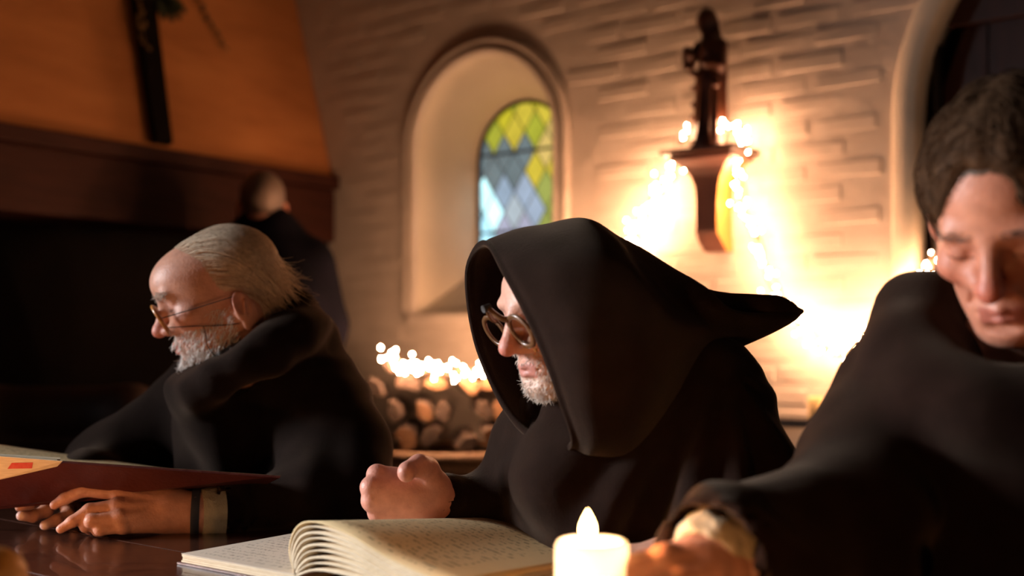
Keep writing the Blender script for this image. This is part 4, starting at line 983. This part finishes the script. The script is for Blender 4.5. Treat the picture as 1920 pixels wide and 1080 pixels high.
# near hand laid flat on the table
fn_ = Field(wC-np.array([.16, .08, .075]), wC+np.array([.06, .08, .06]), .003)
h0 = wC+np.array([-.02, -.005, -.012]); fn_.cone(wC+np.array([.03, 0, 0]), h0, .026, .025, .02)
for i in range(4):
    k0 = h0+np.array([-.055+.004*abs(i-1), -.028+.018*i, -.004]); fn_.cone(h0+np.array([-.01, -.012+.008*i, 0]), k0, .018, .011, .012)
    L_ = (.07, .078, .072, .056)[i]; fn_.chain([k0, k0+np.array([-L_*.5, 0, .003]), k0+np.array([-L_, .002, -.009])], [.0105, .0095, .0075], .004)
fn_.chain([h0+np.array([0, -.02, -.004]), h0+np.array([-.03, -.05, -.008]), h0+np.array([-.058, -.062, -.012])], [.015, .0115, .009], .006)
Vn, Fn = fn_.mesh()
monkC = person('person', [(VC, Fh, Ch), (Vf, Ff, Cf), (Vn, Fn, hand_cols(Vn, [])), (Vt, Ft, None)], 'hooded reader in dark brown monk robe seated at the handwritten book', (hipC[0], hipC[1], 0))
def rbC(f):
    legs(f, np.array([hipC[0], hipC[1], .585]), -E2*.9, E1)
    f.cone(hipC, chC, .17, .175, .08)
    f.cone(chC, S(1205, 775, 1.58), .175, .14, .08)
    f.cone(shC+np.array([-.012, 0, -.01]), S(1200, 770, 1.60), .085, .13, .07)
    f.chain([S(1322, 770, 1.66), S(1325, 860, 1.68), S(1300, 990, 1.68)], [.095, .105, .12], .05)
    f.chain([shC+np.array([-.01, 0, -.01]), S(1352, 860, 1.47), elC], [.085, .082, .078], .04)
    f.cone(elC, wC+np.array([.015, 0, 0]), .076, .047, .04)
    f.chain([shC2+np.array([.03, .02, 0]), elC2+np.array([.012, 0, 0])], [.095, .085], .05)
    f.chain([elC2, S(905, 962, 1.66), wC2+np.array([.004, 0, 0])], [.066, .050, .042], .03)
    f.chain([S(1010, 845, 1.66), S(1005, 940, 1.66)], [.07, .08], .05)
    f.cone(S(1080, 915, 1.53), S(1130, 930, 1.50), .05, .09, .05)
    f.cone(S(838, 938, 1.61), S(795, 928, 1.59), .029, .032, .006, 's')
    f.cone(OC+EZ*.02, OC-EZ*.13, .105, .070, .02, 's')
    f.cone(OC-EZ*.165+np.array([.01, 0, 0]), OC-EZ*.24, .055, .09, .02)
def foldC(V):
    low = np.clip((1.04-V[:, 2])/.2, 0, 1)
    rad = np.arctan2(V[:, 2]-1.05, V[:, 0]-.27)            # pleats fan out from the shoulder
    d = .014*np.sin(rad*16+3*nz3(V, (4, 4, 2)))*low*np.clip((V[:, 0]-.02)/.10, 0, 1)*(V[:, 2] > .76)+.014*nz3(V, (7, 7, 3), 5.)*low+.003*nz3(V, (18, 18, 9), 2.)
    return lambda q: d
robeC = robe(monkC, np.array([-.20, 1.12, 0]), np.array([.66, 2.02, 1.16]), rbC, .0085, M['robe'], foldC)
# the pointed hood, swept ring by ring from the face opening to the tip
HR = [[(905, 458, 1.50), (943, 515, 1.435), (998, 622, 1.395), (1045, 745, 1.39), (1066, 836, 1.425), (968, 795, 1.53), (893, 655, 1.59), (872, 512, 1.57)],
      [(930, 443, 1.50), (970, 505, 1.415), (1030, 622, 1.37), (1072, 750, 1.37), (1088, 845, 1.42), (985, 806, 1.55), (915, 655, 1.615), (900, 505, 1.59)],
      [(1005, 421, 1.505), (1046, 485, 1.395), (1092, 620, 1.345), (1120, 750, 1.355), (1118, 850, 1.42), (1025, 825, 1.59), (975, 655, 1.65), (962, 500, 1.62)],
      [(1095, 407, 1.52), (1136, 470, 1.405), (1172, 612, 1.355), (1192, 740, 1.37), (1185, 850, 1.45), (1095, 855, 1.65), (1062, 655, 1.69), (1055, 490, 1.64)],
      [(1170, 447, 1.535), (1204, 505, 1.43), (1240, 610, 1.39), (1262, 700, 1.41), (1262, 790, 1.50), (1180, 790, 1.67), (1150, 645, 1.69), (1148, 515, 1.65)],
      [(1262, 508, 1.54), (1284, 540, 1.475), (1310, 592, 1.445), (1326, 645, 1.46), (1334, 692, 1.52), (1292, 680, 1.61), (1272, 610, 1.63), (1262, 548, 1.60)],
      [(1330, 538, 1.545), (1342, 556, 1.50), (1356, 592, 1.48), (1366, 632, 1.49), (1372, 664, 1.535), (1348, 650, 1.59), (1338, 604, 1.60), (1332, 562, 1.58)],
      [(1415, 556, 1.55), (1420, 565, 1.525), (1424, 585, 1.515), (1428, 610, 1.52), (1430, 636, 1.545), (1426, 622, 1.57), (1420, 596, 1.58), (1416, 571, 1.57)],
      [(1480, 570, 1.55), (1483, 574, 1.54), (1485, 583, 1.535), (1487, 594, 1.538), (1487, 603, 1.55), (1486, 598, 1.562), (1484, 587, 1.566), (1481, 576, 1.562)],
      [(1505, 580, 1.55), (1506, 581, 1.548), (1507, 583, 1.547), (1507, 585, 1.548), (1506, 586, 1.55), (1506, 585, 1.552), (1505, 583, 1.553), (1505, 581, 1.552)]]
def cr(a, b, c, d, f): return .5*((2*b)+(c-a)*f+(2*a-5*b+4*c-d)*f*f+(3*b-a-3*c+d)*f**3)
NU, NV = 64, 76
cols = []
rg8 = [[S(*q) for q in r] for r in HR]
rings = []
for r in rg8:
    o_ = []
    for i in range(NU):
        t = i/NU*8; k = int(t); o_.append(cr(r[(k-1) % 8], r[k % 8], r[(k+1) % 8], r[(k+2) % 8], t-k))
    rings.append(o_)
HV = np.zeros((NV, NU, 3))
for i in range(NU): HV[:, i] = smoothpath([rings[k][i] for k in range(len(rings))], NV)
hv_ = HV.reshape(-1, 3); HF = np.array([(i*NU+j, i*NU+(j+1) % NU, (i+1)*NU+(j+1) % NU, (i+1)*NU+j) for i in range(NV-1) for j in range(NU)])
hn = vnormals(hv_, HF); cen = hv_.reshape(NV, NU, 3).mean(1).repeat(NU, 0); 
if ((hv_-cen)*hn).sum() < 0: hn = -hn; HF = HF[:, ::-1]
vi = np.repeat(np.arange(NV), NU)/NV
seam = .0045*np.exp(-((vi-.025)/.018)**2)                                     # stitched hem round the opening
amp = np.clip((vi-.06)*6, 0, 1)*np.clip((.98-vi)*6, 0, 1)
ui = np.tile(np.arange(NU), NV)/NU*8
drap = .016*np.sin(vi*26+1.5*np.sin(ui)-ui*2.4)*np.exp(-((ui-1.2)/.9)**2)*np.clip((vi-.35)*4, 0, 1)   # soft folds towards the tail
hv_ = hv_+hn*(seam+amp*(.009*nz3(hv_, (7, 7, 5), 4.)+.003*nz3(hv_, (20, 20, 14), 1.)+drap))[:, None]
th = .0045+.003*np.exp(-((vi-.0)/.03)**2)
inn = hv_-hn*th[:, None]; n0 = len(hv_)
HF2 = [tuple(q) for q in HF.tolist()]+[tuple(n0+i for i in q[::-1]) for q in HF.tolist()]+[(j, n0+j, n0+(j+1) % NU, (j+1) % NU) for j in range(NU)]
last = (NV-1)*NU; HF2.append(tuple(last+j for j in range(NU))); HF2.append(tuple(n0+last+j for j in range(NU)))
o = mk('pointed_hood', np.concatenate([hv_, inn]), HF2, M['robe'], monkC, smooth=True); fix_normals(o); tag(o, 'deep pointed hood pulled over the head')
r_, n_ = pick(Vl, Nh, stub, 2600, 13)
V, F = strands(r_, n_, None, lambda p, t: np.array([.1*np.sign(p[0]), .5, -.7]), lambda p: .008 if p[2] < -.085 else .0048, .00045, lambda t: .0, 3, .35, .2, 7)
tag(mk('stubble', toW(V, HC, OC), F, M['stubble'], monkC), 'short grey-white beard')
# riveted horn spectacles
rC, fC, uC = HC.T
gyc = uC*math.cos(.28)+fC*math.sin(.28); gxc = rC
spC = empty('rivet_spectacles', hl_((0, .118, -.02), HC, OC)); tag(spC, 'round brown riveted spectacles on the hooded reader\'s nose', 'spectacles')
piv = hl_((0, .128, .026), HC, OC)
for s in (-1, 1):
    c = hl_((s*.033, .1045-.002, -.012), HC, OC)+fC*.004; m = MB(); R = []
    for k in range(33):
        a_ = 6.28318*k/32; dirn = math.cos(a_)*gxc+math.sin(a_)*gyc; nn = np.cross(gxc, gyc); nn = nn if np.dot(nn, fC) > 0 else -nn
        R.append([c+dirn*q+nn*w_ for q, w_ in ((.0195, -.0018), (.0255, -.0018), (.0262, 0), (.0255, .0020), (.0195, .0020), (.0190, 0))])
    m.rings(R, cap=False); m.build('rim', M['horn2'], spC, smooth=True)
    disc('lens', c, gxc, gyc, .0192, M['lens'], spC, .0006)
    a0_ = c-gxc*s*.017+gyc*.018; m = MB(); m.tube(smoothpath([a0_, hl_((s*.012, .119, .010), HC, OC), piv+gxc*s*.001], 8), [.0044, .0042, .004, .0038, .0036, .0036, .0038, .0042], 8); m.build('handle', M['horn2'], spC, smooth=True)
    m = MB(); e0 = c-gxc*s*.0+(-gyc)*.026; m.tube([e0+gxc*s*.010, e0+gxc*s*.010-gyc*.004], .0022, 8); m.build('clasp', M['horn'], spC)
m = MB(); m.tube([piv-fC*.005, piv+fC*.006], .0052, 12); m.build('rivet', M['iron'], spC)

# ================================================================== the fair-haired monk at the right
HD = frame((-.63, -.776), 34, 0); OD = S(1852, 562, 1.11)-HD @ np.array([0, .125, -.034])
Vl, Fh, Nh, Ch, V0 = head_mesh('d'); x, y, z = V0.T
hl = np.interp(z, [-.07, -.02, .02, .05, .07, .085, .1, .13], [-.03, -.02, .012, .045, .066, .082, .09, .1])
hm = (y < hl) & (z > -.075) & ~((np.abs(x) > .070) & (y > -.040) & (z < .024)) & ~((y > -.045) & (z < -.015))
Ch = Ch*np.array([.86, .72, .66]); Ch[hm] = np.array([.09, .055, .035])
VD = toW(Vl, HD, OD)
# hand reaching to the foot of the candle
wD = S(1352, 1062, 1.075); fd = Field(wD-np.array([.20, .10, .10]), wD+np.array([.08, .09, .06]), .0028)
fd.cone(S(1430, 1040, 1.11), wD, .028, .028, .02).cone(wD, S(1310, 1066, 1.065), .028, .030, .02)
mcd = [(1248, 1050, 1.045), (1246, 1052, 1.066), (1252, 1058, 1.088), (1262, 1066, 1.108)]
for i, q in enumerate(mcd): fd.cone(S(1330, 1045+2*i, 1.06+.012*i), S(*q), .020, .0135, .014); fd.ball(S(*q)+EZ*.002, .0142, .005)
for i, q in enumerate(mcd):
    P0 = S(*q); L_ = (.042, .046, .043, .034)[i]; fd.chain([P0, P0+np.array([-L_, .0, -.008]), P0+np.array([-L_*1.55, .004, -.030]), P0+np.array([-L_*1.6, .006, -.046])], [.0120, .0108, .0095, .008], .005)
fd.chain([S(1330, 1075, 1.045), S(1275, 1095, 1.03), S(1235, 1105, 1.03), S(1205, 1108, 1.035)], [.019, .0145, .012, .010], .008)
Vd, Fd = fd.mesh(); Cd = hand_cols(Vd, [])
hipD = np.array([.678, 1.304, .60]); chD = S(1890, 900, 1.29)
shD, elD = S(1712, 750, 1.30), S(1600, 968, 1.195); shD2, elD2 = S(2130, 790, 1.22), S(2300, 1120, 1.10)
Vt, Ft = torso(hipD-np.array([.5, .5, .2]), hipD+np.array([.5, .5, .7]), [(hipD, chD, .12, .12), (chD, OD-EZ*.12+np.array([.03, .06, 0]), .11, .05), (shD, shD2, .035, .035), (shD, elD, .035, .032), (elD, wD+np.array([.03, 0, 0]), .036, .027), (shD2, elD2, .045, .035), (elD2, elD2+np.array([-.16, -.10, .02]), .035, .028)])
monkD = person('person', [(VD, Fh, Ch), (Vd, Fd, Cd), (Vt, Ft, None)], 'short-haired man in dark robe looking down, hand reaching to the candle', (hipD[0], hipD[1], 0))
def rbD(f):
    legs(f, np.array([hipD[0], hipD[1], .585]), -E2*.9, E1)
    f.cone(hipD, chD, .17, .165, .08).cone(chD, S(1890, 770, 1.32), .16, .115, .08)
    f.cone(shD+np.array([.01, .01, 0]), S(1880, 760, 1.33), .085, .10, .07).cone(shD2, S(1920, 770, 1.30), .085, .10, .07)
    f.chain([shD+np.array([.004, 0, -.005]), S(1652, 865, 1.25), elD], [.084, .080, .078], .04)
    f.chain([elD, S(1460, 1010, 1.13), S(1375, 1022, 1.09), S(1335, 1034, 1.06)], [.080, .062, .054, .050], .03)
    f.chain([shD2, elD2, elD2+np.array([-.15, -.09, .02])], [.085, .075, .05], .04)
    f.chain([S(1385, 1020, 1.095), S(1345, 1032, 1.07), S(1290, 1052, 1.02)], [.040, .0455, .052], .006, 's')
    f.chain([S(1800, 575, 1.34), S(1722, 588, 1.31), S(1712, 660, 1.25), S(1760, 735, 1.19), S(1850, 775, 1.15), S(1960, 785, 1.14), S(2050, 720, 1.2)], [.044, .042, .042, .045, .045, .045, .05], .035)
    f.cone(S(1760, 640, 1.30), S(1830, 720, 1.28), .05, .08, .04)
    f.cone(S(2000, 600, 1.33), S(1800, 590, 1.35), .05, .045, .04)
    f.cone(OD-HD[:, 2]*.10, OD-HD[:, 2]*.02, .072, .086, .012, 's')
    f.cone(OD+HD @ np.array([0, .03, -.06]), OD+HD @ np.array([0, .07, -.11]), .066, .046, .012, 's')
def foldD(V):
    low = np.clip((1.0-V[:, 2])/.2, 0, 1)
    d = .013*np.sin((V[:, 0]*55+V[:, 1]*10)+4*nz3(V, (5, 5, 1.5)))*low*np.clip((V[:, 0]-.38)/.08, 0, 1)+.015*nz3(V, (8, 8, 5), 7.)*low+.010*np.sin((V[:, 0]*40+V[:, 2]*60)+3*nz3(V, (6, 6, 6), 2.))*np.clip((.50-V[:, 0])/.08, 0, 1)*low+.003*nz3(V, (20, 20, 12), 1.)
    return lambda q: d
robeD = robe(monkD, np.array([.10, .78, 0]), np.array([1.02, 1.72, 1.18]), rbD, .0085, M['robe'], foldD)
fs = Field(S(1350, 1030, 1.08)-np.array([.07, .08, .07]), S(1350, 1030, 1.08)+np.array([.10, .08, .07]), .0028)
fs.cone(S(1410, 1014, 1.105), S(1336, 1027, 1.076), .037, .0375, .01).cone(S(1390, 1046, 1.10), S(1270, 1078, 1.035), .0300, .034, .006, 's')
Vs_, Fs_ = fs.mesh(); Vs_ = fold(Vs_, Fs_, lambda q: .0035*nz3(q, (70, 70, 40)))
tag(mk('shirt_cuff', Vs_, Fs_, M['shirt'], monkD, smooth=True), 'cream linen cuff inside the sleeve')
# hair: a cap with strands combed forward over it
fh = Field((-.11, -.135, -.09), (.11, .12, .15), .003)
fh.ell((0, -.020, .038), (.083, .104, .095), None, .02).ell((0, .020, .046), (.070, .064, .072), None, .03)
fh.cone((0, .13, -.02), (0, .098, .062), .075, .030, .02, 's'); fh.ell((0, -.0, -.10), (.12, .20, .075), None, .01, 's')
fh.cone((-.1, .012, -.012), (.1, .012, -.012), .040, .040, .015, 's').ell((0, -.018, .030), (.070, .092, .082), None, .004, 's')
Vc, Fc = fh.mesh(); Nc = vnormals(Vc, Fc); Vc = Vc+Nc*(.004*nz3(Vc, (60, 14, 30)))[:, None]
hr = mk('hair', toW(Vc, HD, OD), Fc, M['hair_dark'], monkD, smooth=True)
bvc = BVHTree.FromPolygons([Vector(v) for v in Vc], [tuple(q) for q in Fc.tolist()])
outm = ((Vc-np.array([0, -.02, .035]))*Nc).sum(1) > .02
r_, n_ = pick(Vc, Nc, outm, 1500, 17)
V, F = strands(r_, n_, bvc, lambda p, t: np.array([.45*np.sign(p[0])+.25, .55, -.15-.5*abs(p[0])/.08]), lambda p: .032, .0006, lambda t: .0015+.003*t, 5, .35, 0, 4); tag(mk('hair_strands', toW(V, HD, OD), F, M['hair_dark'], hr), kind='stuff')
brm = (np.abs(z-.021) < .005) & (y > .062) & (np.abs(x) > .012) & (np.abs(x) < .050)
r_, n_ = pick(Vl, Nh, brm, 110, 9); V, F = strands(r_, n_, None, lambda p, t: np.array([1.0*np.sign(p[0]), .4, .2-.5*t]), lambda p: .010, .0005, lambda t: .0, 4, .3, .2, 3); tag(mk('eyebrows', toW(V, HD, OD), F, M['hair_short'], monkD), kind='stuff')

# ================================================================== man in a navy coat at the fireplace
HB = frame((-.25, 1), 14, 0); OB = S(492, 390, 3.75)
Vl, Fh, Nh, Ch, V0 = head_mesh('b', .0042); x, y, z = V0.T
hm = (z > .012+.35*np.maximum(0, y)) & (y < .07) | ((y < -.03) & (z > -.05)); Ch[hm] = np.array([.16, .12, .095])
VB = toW(Vl, HB, OB); gx = OB[0]; gy_ = OB[1]
g0 = np.array([gx+.075, gy_-.01, 0]); Vt, Ft = torso(g0+np.array([-.4, -.3, 0]), g0+np.array([.4, .3, 1.5]), [(g0+EZ*.8, g0+EZ*1.2, .10, .10), (g0+EZ*1.2, OB-EZ*.14, .08, .04)]+[(g0+np.array([s*.08, 0, .8]), g0+np.array([s*.09, 0, .06]), .07, .045) for s in (-1, 1)])
monkB = person('person', [(VB, Fh, Ch), (Vt, Ft, None)], 'man in a navy coat standing with his back turned at the fireplace', (g0[0], g0[1], 0))
def rbB(f):
    f.cone(g0+EZ*.72, g0+EZ*1.20, .17, .165, .08).cone(g0+np.array([.0, 0, 1.20]), S(508, 445, 3.75), .16, .105, .08)
    f.chain([S(470, 462, 3.74), S(575, 492, 3.74)], [.09, .09], .06)
    f.chain([S(585, 500, 3.74), S(612, 610, 3.72), S(605, 720, 3.66)], [.075, .065, .055], .04).chain([S(440, 490, 3.76), S(420, 610, 3.76), S(430, 720, 3.70)], [.075, .065, .055], .04)
    f.cone(S(508, 445, 3.75), OB-EZ*.115+np.array([.008, -.012, 0]), .09, .074, .03)
    c_ = OB-EZ*.105+np.array([.008, -.01, 0])
    ring = [c_+np.array([math.cos(t)*.072, math.sin(t)*.072, -.012*math.sin(t)*-1]) for t in np.linspace(0, 6.28318, 13)]
    for i in range(12): f.cone(ring[i], ring[i+1], .024, .024, .012); f.cone(ring[i]-EZ*.04, ring[i+1]-EZ*.04, .028, .028, .012)
tag(robe(monkB, g0+np.array([-.42, -.35, .5]), g0+np.array([.42, .35, 1.62]), rbB, .011, M['coat'], lambda V: (lambda q: .012*nz3(V, (7, 7, 4), 2.)), 'coat'), 'dark navy coat with turned-up collar')
f = Field(g0+np.array([-.25, -.25, 0]), g0+np.array([.25, .25, .8]), .012)
for s in (-1, 1): f.cone(g0+np.array([s*.085, 0, .7]), g0+np.array([s*.09, 0, .10]), .10, .07, .02).cone(g0+np.array([s*.09, 0, .045]), g0+np.array([s*.09, .12, .04]), .045, .038, .02)
V, F = f.mesh(); mk('trousers', V, F, M['coat'], monkB, smooth=True)
